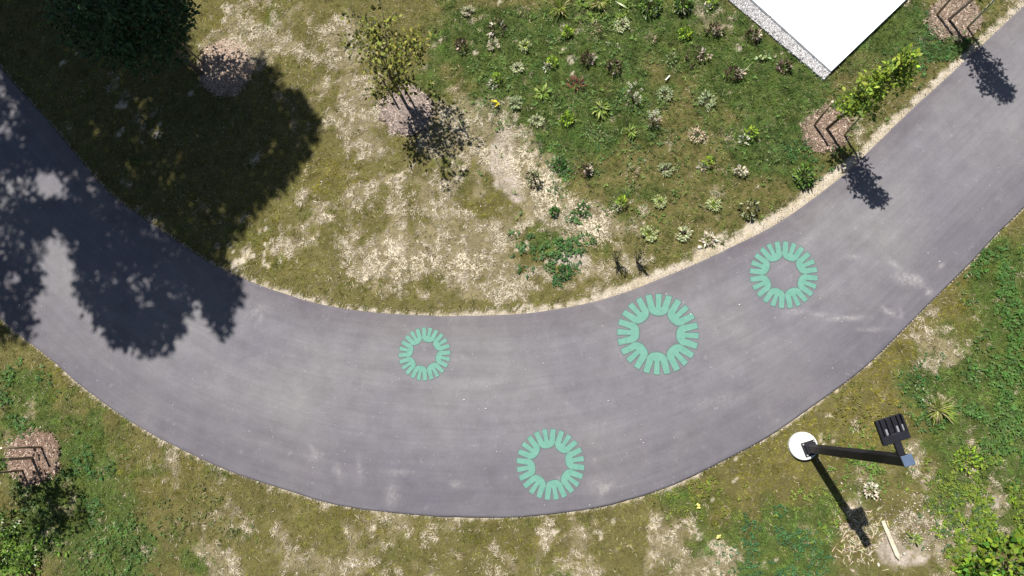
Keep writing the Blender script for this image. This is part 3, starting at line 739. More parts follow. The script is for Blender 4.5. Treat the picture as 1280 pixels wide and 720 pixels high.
        link('green_leaves', leaf_mesh('green_leaves', [dome(100, r, .38, .07, .5, (.34, .36, .20), .3, (.04, .05, .02), .45, up=.5)]), root)
        g, tips = stems(5, .36, r * .6, .005); g.build('stems', M_STEM, root)
    elif kind == 'green':
        link('green_leaves', leaf_mesh('green_leaves', [dome(90, r, .14, .06, .55, (.055, .14, .03), .35, DGREEN, .3)]), root)
    elif kind == 'ornamental':
        link('blades', leaf_mesh('blades', [rosette(150, .0, r * .5, .02, .06, .26, .05, (.22, .27, .05), .35, 1.2, (.42, .36, .20), .3)]), root)
    elif kind == 'leafpair':
        link('pale_leaves', leaf_mesh('pale_leaves', [dome(16, .045, .08, .07, .5, (.36, .42, .20), .2, cx=-r * .6), dome(16, .045, .08, .07, .5, (.36, .42, .20), .2, cx=r * .6, cy=.06)]), root)
    elif kind == 'stemmy':
        g, tips = stems(9, .75, r, .007); g.build('stems', mat_stemt, root)
        sets_ = []
        for t in tips:
            n_ = 7; k = .35 + .65 * rng.random((n_, 1)); P = np.array(t)[None] * k; D = rdir(n_, .6)
            sets_.append(leaf_arrays(P, D, rdir(n_, 1), .05 + .04 * rng.random(n_), .018 + .012 * rng.random(n_), varcol(n_, (.12, .12, .05), .4)))
        link('leaves', leaf_mesh('leaves', sets_), root)
    root.rotation_euler.z = 0
    return root
mat_stemt = mat_plain('tan_stem', (.26, .20, .11), .85, .3, 40)
PL = [
 (585, 16, 'darkring', 9, 'pale clump with a blackish middle near the top edge, left end of the meadow'),
 (656, 16, 'tan', 9, 'wispy tan tuft at the top edge between two dark plants and the yellow grass'),
 (699, 12, 'ornamental', 10, 'lime and tan grass clump at the top edge above the loose lime plant'),
 (748, 4, 'ornamental', 17, 'wide yellow-green grass clump at the top edge left of the leafy shrubs'),
 (812, 10, 'shrub', 15, 'leafy green shrub at the top edge, left one of two and the wider'),
 (852, 10, 'shrub', 11, 'leafy green shrub at the top edge, right and smaller of two'),
 (888, 8, 'limepale', 11, 'pale-leaved plant with deep shadow at the top edge beside the gravel strip'),
 (622, 38, 'dark', 15, 'tall dark purple-brown plant, largest dark one at the upper left of the meadow'),
 (617, 58, 'darkring', 9, 'cream ring of leaves just below the tall dark purple-brown plant'),
 (578, 60, 'dark', 9, 'small dark brown plant at the left end of the second row'),
 (657, 59, 'limering', 9, 'pale ring with lime tip right of the tall dark purple-brown plant'),
 (709, 43, 'lime', 8, 'loose lime-green tuft under the grass clump near the top edge'),
 (742, 38, 'tan', 11, 'fuzzy tan-green tuft between the lime tuft and the round silver ring'),
 (777, 33, 'ring', 10, 'round silvery ring of leaves near the top, left of the leafy shrub'),
 (856, 44, 'lime', 9, 'bright lime clump below the smaller leafy shrub'),
 (893, 42, 'darkpale', 10, 'dark upright plant with pale leaf edges beside the bright lime clump'),
 (941, 48, 'darkpale', 8, 'small dark plant with one pale side next to the gravel strip'),
 (979, 86, 'dark', 8, 'blackish plant at the end of the gravel strip'),
 (953, 76, 'leafpair', 8, 'two little pale leaf tufts side by side near the gravel strip'),
 (765, 60, 'loose', 10, 'grey-green loose plant below the round silvery ring'),
 (768, 86, 'dark', 10, 'dark plant speckled white between the red plant and the flower stalks'),
 (735, 77, 'darkpale', 8, 'small dark plant with pinkish leaves above the red plant'),
 (813, 51, 'tan', 7, 'small tan plant between the silvery ring and the bright lime clump'),
 (838, 76, 'loose', 9, 'pale green loose plant left of the big dark and tan plant'),
 (873, 73, 'darkpale', 15, 'big dark brown plant with tan leaves on its right in the upper middle'),
 (917, 95, 'darkpale', 11, 'dark plant with cream leaf edges and a long twig on its right'),
 (594, 84, 'loose', 9, 'grey-green wispy plant under the small dark brown one'),
 (647, 87, 'ring', 9, 'pale green-cream clump left of the lime and pale pair'),
 (689, 83, 'limepale', 10, 'lime-topped plant with pale leaves left of the red plant, upper of two such'),
 (621, 104, 'limepale', 10, 'bright lime plant with white-green leaves above the yellow flowers'),
 (620, 134, 'yellow', 7, 'small plant with yellow flowers at the edge of the bare patch'),
 (645, 131, 'greyring', 10, 'flat grey-green clump right of the yellow flowers'),
 (678, 118, 'spiky', 11, 'yellow-green upright leafy plant in the middle of the left meadow'),
 (671, 152, 'ring', 9, 'pale ring of leaves left of the round lime clump'),
 (709, 151, 'lime', 11, 'round lime clump with dark shadow below the red plant'),
 (721, 108, 'red', 12, 'red-leaved plant, the only red one in the meadow'),
 (751, 138, 'spiky', 12, 'spiky yellow-green rosette right of the round lime clump'),
 (741, 170, 'loose', 13, 'loose green plant below the spiky yellow-green rosette'),
 (788, 166, 'spiky', 9, 'thin green rosette below the tall white flower heads'),
 (791, 125, 'flower', 14, 'tall plant with many white flower heads, the larger of two'),
 (816, 155, 'flower', 10, 'smaller plant with white flower heads and a black shadow'),
 (831, 118, 'greyring', 10, 'pale grey-green ring below the white plant tag'),
 (883, 128, 'greyring', 12, 'tall pale green plant over a ring of leaves right of the grey-green ring'),
 (871, 170, 'tanring', 10, 'round pinkish-tan ring in the brownish part of the meadow'),
 (935, 173, 'limepale', 13, 'lime-yellow bushy plant with pale left side below the red-brown twig plant'),
 (883, 207, 'limepale', 10, 'half white half lime plant in the middle of the right meadow'),
 (925, 216, 'cream', 9, 'cream-white clump right of the half white half lime plant'),
 (965, 198, 'loose', 9, 'faint grey-green plant close to the mulch bed'),
 (789, 217, 'tan', 11, 'round dry pinkish-tan plant in the lower meadow'),
 (832, 212, 'greyring', 9, 'pale green star-shaped plant right of the dry pinkish-tan one'),
 (733, 215, 'darkpale', 7, 'tiny dark plant with a pale pink leaf near the dry patch'),
 (825, 254, 'limering', 9, 'white-green plant with lime middle, second row above the path'),
 (775, 258, 'limepale', 11, 'cream and yellow-green plant beside the bleached dry patch'),
 (891, 257, 'limering', 9, 'pale lime plant left of the speckled plant above the path'),
 (935, 263, 'spotted', 11, 'speckled dark and cream plant nearest the bend of the path shoulder'),
 (854, 293, 'ring', 10, 'pale ring with a black middle just above the path'),
 (885, 300, 'cream', 10, 'greyish-white clump at the very edge of the path shoulder'),
 (811, 293, 'limering', 11, 'dull yellow-green ring left of the pale ring just above the path'),
 (1003, 222, 'shrub', 13, 'bushy green weed between the mulch bed and the path shoulder'),
 (668, 226, 'spotted', 8, 'yellow-green sprig with black shadow in the dry patch'),
 (700, 207, 'green', 8, 'small deep green plant at the top of the dry patch'),
 (728, 262, 'green', 9, 'deep green tuft at the lower end of the dry strip'),
 (693, 266, 'green', 5, 'tiny dark green tuft above the green weed mat'),
 (705, 341, 'green', 10, 'dark green clump under the small bare patch'),
 (770, 326, 'stemmy', 9, 'thin tan-stemmed plant left of its twin beside the path, in front of dry grass'),
 (796, 328, 'stemmy', 11, 'thin tan-stemmed plant casting its shadow onto the path, right of its twin'),
 (1141, 672, 'spiky', 9, 'small yellow-green plant in the bare soil right of the wooden peg'),
 (1087, 612, 'cream', 10, 'whitish round clump on the lawn between lamp shadow and lamp'),
 (37, 700, 'shrub', 17, 'lime-leaved weed at the bottom left corner, right one of two'),
 (14, 655, 'shrub', 22, 'dark leafy weed at the left edge in the shade below the red-brown mulch'),
 (6, 692, 'shrub', 15, 'bright green weed cut by the left edge near the bottom'),
 (1170, 512, 'ornamental', 7, 'star-shaped tuft of long grass right of the lamp head'),
 (1257, 700, 'bigshrub', 30, 'big-leaved yellow-green shrub in the bottom right corner'),
 (1222, 712, 'bigshrub', 18, 'leafy plant at the bottom edge left of the corner shrub'),
 (1208, 575, 'lime', 18, 'bright yellow-green leafy patch on the right lawn above the bare spot'),
 (1150, 492, 'loose', 9, 'loose grey-green leafy clump above and right of the lamp head'),
]

for q in PL:
    o = plant(*q)
    if q[1] > 440: o['group'] = 'leafy plants on the lawn beyond the path'

# small loose objects -------------------------------------------------
def thing_geo(name, g, mat, px, py, z, label, cat, rz=0, bevel=0):
    o = g.build(name, mat, bevel=bevel); c = G(px, py); o.location = (*c, z); o.rotation_euler.z = rz; tag(o, label, cat); return o
g = Geo()
quad_prism(g, [(-.34, -.03), (.26, -.034), (.34, .0), (.26, .034), (-.34, .03)], 0, .035)
a = G(1104, 655); b = G(1121, 695); rzp = math.atan2(b[1] - a[1], b[0] - a[0])
thing_geo('wooden_peg', g, mat_plain('weathered_peg', (.38, .34, .25), .85, .3, 14, bumps=.4), 1112.5, 675, .02, 'pale pointed wooden peg lying on bare soil near the bottom right', 'peg', rzp, .003)
g = Geo(); g.box((0, 0, .06), (.13, .012, .035), M=Matrix.Rotation(math.radians(48), 3, 'Z') @ Matrix.Rotation(.5, 3, 'X')); g.tube([(-.01, 0, -.02), (0, 0, .06)], .006, 6)
thing_geo('plant_tag', g, mat_plain('white_tag', (.8, .8, .76), .5, .05), 834, 99, 0, 'small white stick tag standing in the meadow above the grey-green ring', 'plant tag')
g = Geo(); quad_prism(g, [(-.15, -.008), (0, -.022), (.15, 0), (0, .02)], .05, .058)
thing_geo('fallen_leaf', g, mat_plain('dry_leaf', (.34, .36, .22), .8, .2), 776, 8, .02, 'long grey-green blade lying slanted beside the top edge grass clump', 'leaf', math.radians(-38))
g = Geo(); g.tube([(0, 0, .05), (.12, .1, .14), (.2, .2, .2)], [.006, .005, .003], 6); g.tube([(.12, .1, .14), (.2, .09, .17)], [.004, .003], 5)
thing_geo('twig', g, mat_plain('pale_twig', (.42, .37, .24), .8, .2), 921, 96, 0, 'pale forked twig reaching right from the dark cream-edged plant', 'twig', math.radians(-12))
def stone(px, py, r, label, col=(.42, .39, .33)):
    me = pebbles('stone', np.array([[0, 0, r * .4]]), r, np.array([col])); o = link('stone', me); c = G(px, py); o.location = (*c, -.002); o.scale = (1, .72, .45); o.rotation_euler.z = px
    m = o.modifiers.new('round', 'SUBSURF'); m.levels = 2; m.render_levels = 2; tag(o, label, 'stone'); return o
stone(874, 309, .075, 'pale stone on the path shoulder below the greyish-white clump')
stone(1130, 692, .085, 'larger pale stone right of the wooden peg')
stone(1098, 706, .05, 'small white stone left below the wooden peg')
stone(402, 227, .055, 'whitish stone on the lawn right of the big shade')
stone(601, 258, .055, 'whitish stone on the olive lawn below the sparse tree')
stone(51, 534, .055, 'whitish stone at the top rim of the left mulch bed')
stone(19, 688, .05, 'white stone between the two weeds at the bottom left', (.5, .5, .48))
stone(1143, 618, .035, 'small brown-white stone on bare ground right of the whitish clump')
stone(1241, 632, .04, 'pale grey stone among the weeds on the right', (.5, .46, .42))
stone(1052, 604, .05, 'small pale stone in the grass beside the lamp shadow')
# dandelion-like flowers
for fx, fy, lab in ((872, 632, 'single pale yellow flower in the grass below the outer path edge'), (568 + 330, 670, 'small yellow flower on the lawn near the bottom middle')):
    root = empty('small_flower', (*G(fx, fy), 0)); tag(root, lab, 'flower', 'single flowers in the lawn')
    Geo().tube([(0, 0, 0), (0, 0, .1)], .003, 5).build('stem', M_STEM, root)
    v, f, cc = rosette(14, 0, .01, .1, .105, .04, .5, (.80, .72, .22), .1, .1); link('petals', mesh_np('petals', v, f, M_LEAF, cc), root)
# twigs and debris by the bare soil
n = 260; c = G(1075, 670); x = c[0] + rng.standard_normal(n) * .22; y = c[1] + rng.standard_normal(n) * .25
o = blades('plant_debris', x, y, rng.random(n) * 6.283, np.full(n, .93), .06 + .1 * rng.random(n), .010 + .014 * rng.random(n), varcol(n, (.40, .34, .24), .4), M_STRAW, .015)
c2 = G(1150, 660); tag(o, 'bleached curled straw and chips beside the end of the lamp shadow', 'debris', kind='stuff')
n = 700; x = c2[0] + rng.standard_normal(n) * .38; y = c2[1] + rng.standard_normal(n) * .25; ok = rng.random(n) < 1
cols = varcol(n, (.36, .31, .24), .4)
o = link('soil_clods', pebbles('soil_clods', np.stack([x, y, bumpz(x, y) + .008], 1), .013, cols)); tag(o, 'pale crumbly clods and chips on the bare soil around the wooden peg', 'soil clods', kind='stuff')
# grit spilled along the path shoulders
n = 9000; k = rng.integers(0, NU, n); side = rng.random(n) < .62
src = np.where(side[:, None], INN[k], OUT[k]); off = np.where(side, -1, 1)[:, None] * dirn[k]
w_, wo_ = shoulder_w(src[:, 0], src[:, 1]); dd = np.where(side, w_, wo_) * (rng.random(n) * 1.5) + .01
p = src + off * dd[:, None]; ok = (p[:, 0] > MX0) & (p[:, 0] < MX1)
p = p[ok]; o = link('grit', pebbles('grit', np.concatenate([p, np.full((len(p), 1), .004)], 1), .009, varcol(len(p), (.38, .335, .27), .35)))
tag(o, 'sandy grit along both edges of the path', 'grit', kind='stuff')
# crumbs of grit on the asphalt
n = 420; k = rng.integers(0, NU, n); t = rng.random((n, 1)); p = INN[k] * (1 - t) + OUT[k] * t
o = link('scattered_grit', pebbles('scattered_grit', np.concatenate([p, np.full((n, 1), TZ + .003)], 1), .011, varcol(n, (.42, .39, .37), .4))); tag(o, 'small pale crumbs scattered over the asphalt', 'grit', kind='stuff')

# ------------------------------------------------------------------ PAINTED SUNBURSTS
def petal_outline():
    half = [(.071, 1.0), (.057, .68), (.084, .656), (.191, .984), (.327, .947), (.252, .66), (.246, .60), (.212, .55), (.172, .508), (.125, .482), (.065, .467), (0, .463)]
    return half + [(-x, y) for x, y in half[-2::-1]]
def inflate(poly, d):
    P = np.array(poly); n = len(P); out_ = []
    for i in range(n):
        a, b, c = P[i - 1], P[i], P[(i + 1) % n]
        e1 = (b - a) / np.linalg.norm(b - a); e2 = (c - b) / np.linalg.norm(c - b)
        n1 = np.array([-e1[1], e1[0]]); n2 = np.array([-e2[1], e2[0]]); m = n1 + n2; m /= max(np.linalg.norm(m), .3)
        out_.append(b + m * d)
    return [tuple(q) for q in out_]
def mat_paint():
    m, N, L, b = new_mat('mint_road_paint')
    n1 = noise_node(N, L, 9, 5, rough=.65); n2 = noise_node(N, L, 140, 3)
    c = ramp(N, L, n1.outputs[0], [(.3, (.058, .175, .130)), (.7, (.090, .215, .165))]).outputs[0]
    c = mixn(N, L, c, ramp(N, L, n2.outputs[0], [(.25, .82), (.6, 1.06)]).outputs[0], 1.0, 'MULTIPLY')
    wear = noise_node(N, L, 30, 6, rough=.75)
    c = mixn(N, L, c, (.17, .20, .19), ramp(N, L, wear.outputs[0], [(.58, 0.0), (.74, .6)]).outputs[0])
    L.new(c, b.inputs['Base Color']); b.inputs['Roughness'].default_value = .75
    bump(N, L, b, noise_node(N, L, 120, 3).outputs[0], .3, .004); return m
M_PAINT = mat_paint(); M_OVER = mat_plain('paint_overspray', (.070, .098, .094), .9, .15, 30)
def flat_ngon(name, pts, z0, z1, mat, parent):
    import bmesh
    bm = bmesh.new(); vs = [bm.verts.new((x, y, z1)) for x, y in pts]; f = bm.faces.new(vs)
    if f.calc_area() and f.normal.z < 0: f.normal_flip()
    bm.normal_update()
    if f.normal.z < 0: f.normal_flip()
    r = bmesh.ops.extrude_face_region(bm, geom=[f]); dv = [e for e in r['geom'] if isinstance(e, bmesh.types.BMVert)]
    for v in dv: v.co.z = z0
    bmesh.ops.recalc_face_normals(bm, faces=bm.faces); bmesh.ops.triangulate(bm, faces=bm.faces)
    me = bpy.data.meshes.new(name); bm.to_mesh(me); bm.free(); me.materials.append(mat); return me
BURST = [(531, 442.5, 32, 33, 78, 'smallest mint green painted sunburst, left on the path'),
         (822, 417.5, 50.5, 50, 87, 'largest mint green painted sunburst, in the middle of the bend'),
         (688, 580, 42, 44, 100, 'mint green painted sunburst nearest the outer grass edge at the bottom'),
         (979, 343.5, 42, 41.5, 68, 'mint green painted sunburst farthest right on the path')]
PO = petal_outline()
for cx, cy, hx, hy, ph, lab in BURST:
    c = G(cx, cy); rx = np.linalg.norm(G(cx + hx, cy) - G(cx - hx, cy)) / 2; ry = np.linalg.norm(G(cx, cy + hy) - G(cx, cy - hy)) / 2
    root = empty('painted_sunburst', (*c, TZ)); tag(root, lab, 'painted marking', 'mint sunbursts painted on the path')
    g = Geo(); halo = []
    for k in range(8):
        t = math.radians(ph - 90 + 45 * k); ct, s_ = math.cos(t), math.sin(t)
        f_ = lambda P: [((x * ct - y * s_) * rx, (x * s_ + y * ct) * ry) for x, y in P]
        link('petal', flat_ngon('petal', f_(PO), -.001, .006, M_PAINT, root), root)
        link('overspray', flat_ngon('overspray', f_(inflate(PO, .030)), -.001, .003 + .0001 * k, M_OVER, root), root)

# ------------------------------------------------------------------ LAMP POST
foot = Geo()
fc_ = G(1004.5, 557.5, .1)
lamp = empty('lamp_post', (*LAMP_FOOT, 0)); tag(lamp, 'tall black square lamp post with slotted head on a white round footing', 'lamp post')
rel = lambda p: (p[0] - LAMP_FOOT[0], p[1] - LAMP_FOOT[1])
fx_, fy_ = rel(fc_)
Geo().tube([(fx_, fy_, -.1), (fx_, fy_, .10), (fx_, fy_, .112)], [.245, .245, .235], 40).build('footing', M_CONC, lamp)
topang = math.radians(-22 + 0)
# image direction of the arm (ground plan) from pole to head
hz = LAMP_H - .12
hd = G(1113, 537, hz) - LAMP_FOOT; harm = np.linalg.norm(hd); ha = math.atan2(hd[1], hd[0])
Geo().box((0, 0, .125), (.25, .25, .025), ha).build('base_plate', M_METAL, lamp, bevel=.004)
for sx_ in (-1, 1):
    for sy_ in (-1, 1):
        q = Matrix.Rotation(ha, 3, 'Z') @ Vector((.098 * sx_, .098 * sy_, 0))
        Geo().tube([(q.x, q.y, .135), (q.x, q.y, .175)], .014, 6).build('bolt', M_BOLT, lamp)
Geo().box((0, 0, .13 + (LAMP_H - .13) / 2), (.125, .125, LAMP_H - .13), ha).build('pole', M_METAL, lamp, bevel=.008)
Geo().box((0, 0, .19), (.165, .165, .10), ha).build('base_cover', M_METAL, lamp, bevel=.01)
Geo().box((0, 0, LAMP_H + .012), (.135, .135, .03), ha).build('cap', M_CAP, lamp, bevel=.006)
Ra = Matrix.Rotation(ha, 3, 'Z'); tilt = Matrix.Rotation(math.radians(-8), 3, 'Y'); RR = Ra @ tilt
def LP(x, y, z): q = Ra @ (tilt @ Vector((x, y, z - hz))); return (q.x, q.y, q.z + hz)
arm = Geo().box(LP(.20, 0, hz), (.30, .085, .07), M=RR).build('arm', M_METAL, lamp, bevel=.01)
hx0 = harm
head = Geo()
HL, HW, HT = .30, .34, .075
head.box(LP(hx0 - HL / 2 + .05, 0, hz), (.10, HW, HT), M=RR)          # driver box near the arm
head.box(LP(hx0 + .05, HW / 2 - .012, hz), (.22, .024, HT), M=RR); head.box(LP(hx0 + .05, -HW / 2 + .012, hz), (.22, .024, HT), M=RR)
head.box(LP(hx0 + .05, 0, hz - .026), (.22, HW - .04, .02), M=RR)
ho = head.build('lamp_head', M_METAL, lamp, bevel=.004)
for k in range(4):
    yy = (-.105 + .07 * k)
    Geo().box(LP(hx0 + .05, yy + .0, hz + .006), (.215, .022, .05), M=RR).build('heat_fin', M_METAL, ho, bevel=.003)
for k in (-1, 0, 2) :
    yy = -.07 + .07 * (k + 1) if k != 2 else .14
    Geo().box(LP(hx0 - .01, -.14 + .07 * (k + 1) if k != 2 else .07, hz - .012), (.075, .026, .012), M=RR).build('inner_reflector', M_REFL, ho)

# ------------------------------------------------------------------ TREES
def stake(px, py, label, h=1.1, lean=(0, 0), col=M_STAKE, strap_to=None):
    c = G(px, py); root = empty('tree_stake', (*c, 0)); tag(root, label, 'tree stake', 'wooden stakes beside the young trees')
    Geo().tube([(0, 0, -.05), (lean[0] * h, lean[1] * h, h)], [.021, .021], 10).build('post', col, root, smooth=True)
    Geo().tube([(lean[0] * h, lean[1] * h, h + .001), (lean[0] * h, lean[1] * h, h + .006)], [.020, .017], 10).build('cut_top', M_STAKE_END, root)
    if strap_to is not None:
        t = G(*strap_to) - c; zz = h - .12; d = Vector((t[0], t[1], 0)); sd = Vector((-d.y, d.x, 0)).normalized()
        g = Geo(); b0 = Vector((lean[0] * zz, lean[1] * zz, zz))
        for s_ in (-1, 1):
            g.tube([b0 + sd * .025 * s_, b0 + d * .5 + sd * .03 * s_ + Vector((0, 0, -.02)), b0 + d + sd * .03 * s_], .006, 5)
        g.build('strap', M_STRAP, root)
    return root
def crown_leaves(centers, radii, n_per, Lm, wr, col, alt, pa, j=.35, up=.3):
    cs = np.repeat(centers, n_per, 0); rs = np.repeat(radii, n_per)
    d = rdir(len(cs)); k = rng.random(len(cs)) ** .5
    P = cs + d * (rs * k)[:, None]
    D = d * .7 + rdir(len(cs)) * .8; D[:, 2] += up; D /= np.linalg.norm(D, axis=1, keepdims=True)
    L_ = Lm * (.6 + .8 * rng.random(len(cs))); U = rdir(len(cs), 1.6)
    cc = varcol(len(cs), col, j, alt, pa) * np.repeat(.75 + .5 * rng.random(len(centers)), n_per)[:, None]
    return leaf_arrays(P, D, U, L_, L_ * wr, cc)
def tree_root(px, py, name, label, group): 
    r = empty(name, (*G(px, py), 0)); return tag(r, label, 'tree', group)
YG = 'young staked trees'
def column_tree(px, py, h, label, col, alt, lean=(0, 0), trunkmat=M_BARK, hmin=1.0, rmax=.22, n=120):
    root = tree_root(px, py, 'young_columnar_tree', label, YG)
    t = Geo().tube([(0, 0, -.05), (lean[0] * .4 * h, lean[1] * .4 * h, h * .4), (lean[0] * h, lean[1] * h, h)], [.030, .022, .006], 9).build('trunk', trunkmat, root, smooth=True)
    zz = hmin + (h - hmin) * rng.random(n) ** .9
    tt = (zz - hmin) / (h - hmin); prof = rmax * np.clip(np.sin(np.pi * np.clip(tt * .82 + .12, 0, 1)) ** .7, .1, 1)
    a = rng.random(n) * 6.283; r = prof * rng.random(n) ** .6 * (.45 + 1.3 * vnoise(zz * 2.3, a * .9, 5 + int(px)))
    cen = np.stack([lean[0] * zz + np.cos(a) * r, lean[1] * zz + np.sin(a) * r, zz], 1)
    g = Geo()
    for k in range(0, n, 6):
        z0 = max(cen[k][2] - .35, hmin * .9); g.tube([(lean[0] * z0, lean[1] * z0, z0), tuple(cen[k])], [.009, .003], 5)
    g.build('limbs', trunkmat, root)['kind'] = 'stuff'
    link('crown', leaf_mesh('crown', [crown_leaves(cen, np.full(n, .085), 14, .08, .5, col, alt, .35)]), root)
    return root
column_tree(1032, 162, 3.3, 'slim young tree with yellow-green upright crown leaning out beside the white terrace corner', (.21, .28, .03), (.08, .14, .02), lean=(.055, -.085))
column_tree(1184, 26, 3.5, 'young tree with pale pinkish trunk in the top right mulch bed', (.2, .26, .03), (.08, .13, .02), lean=(.055, -.085), trunkmat=M_TRUNKPALE)
column_tree(43, 572, 3.3, 'young tree with greyish trunk at the left edge of the picture', (.09, .15, .03), (.04, .08, .02), trunkmat=M_TRUNKPALE, rmax=.8, n=130, hmin=1.3)

# spreading, sparse multi-stem tree
root = tree_root(503, 122, 'sparse_tree', 'sparse spreading young tree with olive leaves standing in the mauve mulch bed', YG)
g = Geo(); g.tube([(0, 0, -.05), (-.01, .01, .8), (.02, .0, 1.3)], [.035, .028, .024], 9); g.build('trunk', M_BARK, root, smooth=True)
tips = []; off = np.array([.35, -.09])
for k in range(16):
    a = 6.283 * k / 16 + rng.random() * .5; s = .15 + .62 * rng.random() ** .7; hh = 1.4 + 2.1 * rng.random() * (1.25 - s * .7)
    p2 = np.array([off[0] + math.cos(a) * s, off[1] + math.sin(a) * s, hh]); p1 = np.array([off[0] * .6 + math.cos(a) * s * .35, off[1] * .6 + math.sin(a) * s * .35, .7 + (hh - .7) * .55]); p0 = np.array([.02, 0, .5 + .4 * rng.random()])
    Geo().tube([p0, p1, p2], [.014, .009, .004], 6).build('limb', M_BARK, root, smooth=True)
    for q in range(9):
        t = rng.random(); b0 = p1 + (p2 - p1) * t; tips.append(b0 + rng.standard_normal(3) * np.array([.13, .13, .2]))
tips = np.array(tips)
link('crown', leaf_mesh('crown', [crown_leaves(tips, np.full(len(tips), .12), 10, .085, .55, (.20, .21, .04), (.05, .055, .016), .4)]), root)

# broad small tree at the upper left whose crown hides the lawn
def broad_tree(px, py, label, name, group, blobs_, trunk_h, dens, leafL, col, alt, trunk_r=.06, px_trunk=None):
    root = tree_root(px, py, name, label, group); base = np.array([*G(px, py), 0.0])
    top = blobs_.mean(0) - base
    Geo().tube([(0, 0, -.1), tuple(top * .25 * np.array([.5, .5, 1.6])), tuple(top * .75), tuple(top)], [trunk_r, trunk_r * .8, trunk_r * .5, trunk_r * .25], 10).build('trunk', M_BARK, root, smooth=True)
    for k in rng.choice(len(blobs_), min(18, len(blobs_)), replace=False):
        e = blobs_[k] - base; s = top * (.4 + .35 * rng.random())
        Geo().tube([tuple(s), tuple((s + e) / 2 + np.array([0, 0, -.1])), tuple(e)], [trunk_r * .35, trunk_r * .2, .006], 6).build('limb', M_BARK, root, smooth=True)
    rel_ = blobs_ - base
    link('crown', leaf_mesh('crown', [crown_leaves(rel_, dens[1] * (.7 + .6 * rng.random(len(rel_))), dens[0], leafL, .55, col, alt, .4)], M_SHADELEAF), root)
    return root
b0 = G(250, 88); n = 380; d = rdir(n); k = rng.random(n) ** .4
cen = np.stack([b0[0] - .12 + d[:, 0] * k * 1.3, b0[1] + .05 + d[:, 1] * k * 1.15, 2.35 + d[:, 2] * k * 1.15], 1)
broad_tree(252, 92, 'dark leafy young tree whose round crown overhangs the pinkish mulch bed at the upper left', 'young_round_tree', YG, cen, 1.0, (26, .2), .085, (.045, .085, .03), (.03, .06, .025))

stake(1017, 158, 'brown stake left of the yellow-green columnar tree by the white terrace', strap_to=(1032, 162))
stake(1055, 170, 'pale greenish stake between the yellow-green columnar tree and the path', col=mat_plain('pale_stake', (.34, .32, .16), .8, .3, 18), lean=(-.02, .01))
stake(1170, 20, 'stake left of the pale-trunked tree at the top right', h=1.15, strap_to=(1184, 26), col=M_STAKE)
stake(1208, 36, 'pale stake right of the pale-trunked tree at the top right', h=.95, col=mat_plain('pale_stake_wood', (.34, .32, .18), .8, .3, 18))
stake(54, 559, 'upper stake of the left mulch bed, dark brown', h=1.05, lean=(0, .02))
stake(30, 588, 'lower stake of the left mulch bed, dark brown', h=1.0, strap_to=(43, 572))
stake(491, 122, 'left stake of the sparse spreading tree', h=.95, lean=(-.03, .06))
stake(513, 124, 'right stake of the sparse spreading tree', h=.95)
stake(256, 81, 'stake in the pinkish mulch bed half in the big shade', h=.95)
# low branchy bits behind the round crown, grass edge

# tall trees beyond the frame: crowns placed along the sun's rays above the shade they cast
def shade_points(poly, n, hmin, hmax, holes=(), gate=.32):
    poly = np.array(poly, float); lo = poly.min(0); hi = poly.max(0); P = np.empty((0, 2))
    while len(P) < n:
        q = lo + rng.random((n * 3, 2)) * (hi - lo); ok = in_poly(q[:, 0], q[:, 1], poly)
        for (hx_, hy_, hr, hr2, pr) in holes:
            ok &= ~((((q[:, 0] - hx_) / hr) ** 2 + ((q[:, 1] - hy_) / hr2) ** 2 < 1) & (rng.random(len(q)) < pr))
        ok &= (vnoise(q[:, 0] / 15, q[:, 1] / 19, 9) + .25 * rng.random(len(q))) > gate
        P = np.vstack([P, q[ok]])
    P = P[:n]; g_ = G(P[:, 0], P[:, 1]); h = hmin + (hmax - hmin) * rng.random(n)
    return np.stack([g_[:, 0] - SV[0] * h, g_[:, 1] - SV[1] * h, h], 1)
POLY_A = [(-60, -260), (215, -200), (212, -110), (215, -30), (228, 40), (238, 100), (262, 112), (300, 104), (312, 76), (335, 72), (352, 100), (372, 128), (390, 140), (392, 185), (372, 200), (352, 232), (318, 262), (292, 292),
          (268, 318), (280, 345), (292, 372), (268, 392), (248, 372), (232, 392), (212, 436), (186, 446), (156, 430), (128, 402), (98, 372), (86, 300), (96, 255), (74, 200), (30, 130), (-20, 40)]
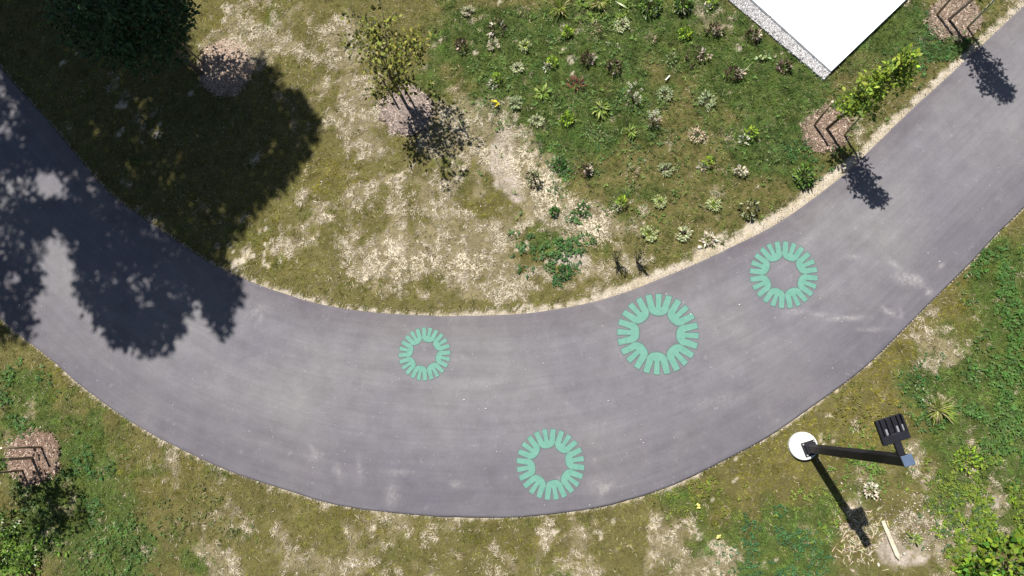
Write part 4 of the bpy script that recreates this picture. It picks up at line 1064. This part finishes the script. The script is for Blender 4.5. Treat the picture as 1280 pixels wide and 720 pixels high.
holes_a = [(60, 232, 22, 22, 1), (255, 262, 12, 10, .9), (165, 350, 10, 14, .8), (142, 322, 6, 8, .8), (250, 322, 9, 6, .9), (30, 45, 6, 9, .9), (95, 8, 12, 9, .8), (60, 105, 6, 8, .9), (35, 112, 6, 7, .9),
           (205, 160, 9, 9, .7), (240, 168, 8, 8, .7), (232, 192, 8, 8, .7), (145, 165, 12, 9, .7), (180, 228, 12, 9, .6), (320, 190, 10, 12, .5), (285, 100, 24, 10, .8), (210, 330, 8, 10, .8), (115, 240, 8, 12, .6)]
ptsA = shade_points(POLY_A, 2700, 8.6, 12.4, holes_a)
POLY_A2 = [(276, 330), (294, 340), (300, 372), (284, 410), (278, 430), (270, 410), (268, 372), (262, 345)]
ptsA = np.vstack([ptsA, shade_points([(-60, -200), (215, -200), (222, 60), (238, 98), (120, 130), (60, 110), (-20, 20)], 600, 8.8, 12.4, [(95, 8, 14, 10, .9), (28, 45, 6, 12, .9), (60, 108, 7, 8, .9)], gate=.12), shade_points([(36, 70), (104, 90), (104, 206), (40, 206)], 150, 8.6, 12.4, gate=.2), shade_points([(40, 258), (108, 256), (98, 292), (44, 290)], 60, 8.6, 12, gate=.25), shade_points(POLY_A2, 30, 8.6, 11)])
broad_tree(60, -45, 'big tree beyond the top left corner throwing the broad shade over lawn and path', 'shade_tree', 'big trees beyond the upper left', ptsA, 4, (24, .19), .15, (.05, .09, .025), (.03, .06, .02), .16)
POLY_B = [(-330, -120), (20, -200), (60, 40), (56, 120), (48, 190), (44, 230), (70, 258), (88, 285), (58, 298), (44, 330), (46, 360), (38, 400), (26, 436), (-20, 420), (-120, 380), (-330, 300)]
ptsB = shade_points(POLY_B, 2100, 8.6, 12.5, [(60, 232, 24, 24, 1), (15, 160, 9, 12, .8), (8, 225, 8, 12, .7), (20, 300, 8, 14, .7), (30, 45, 9, 14, .9), (5, 350, 6, 10, .6), (35, 380, 6, 8, .7)], .16)
broad_tree(-60, -70, 'big tree left of the frame shading the left end of the path', 'shade_tree', 'big trees beyond the upper left', ptsB, 4, (26, .20), .15, (.05, .09, .025), (.03, .06, .02), .18)
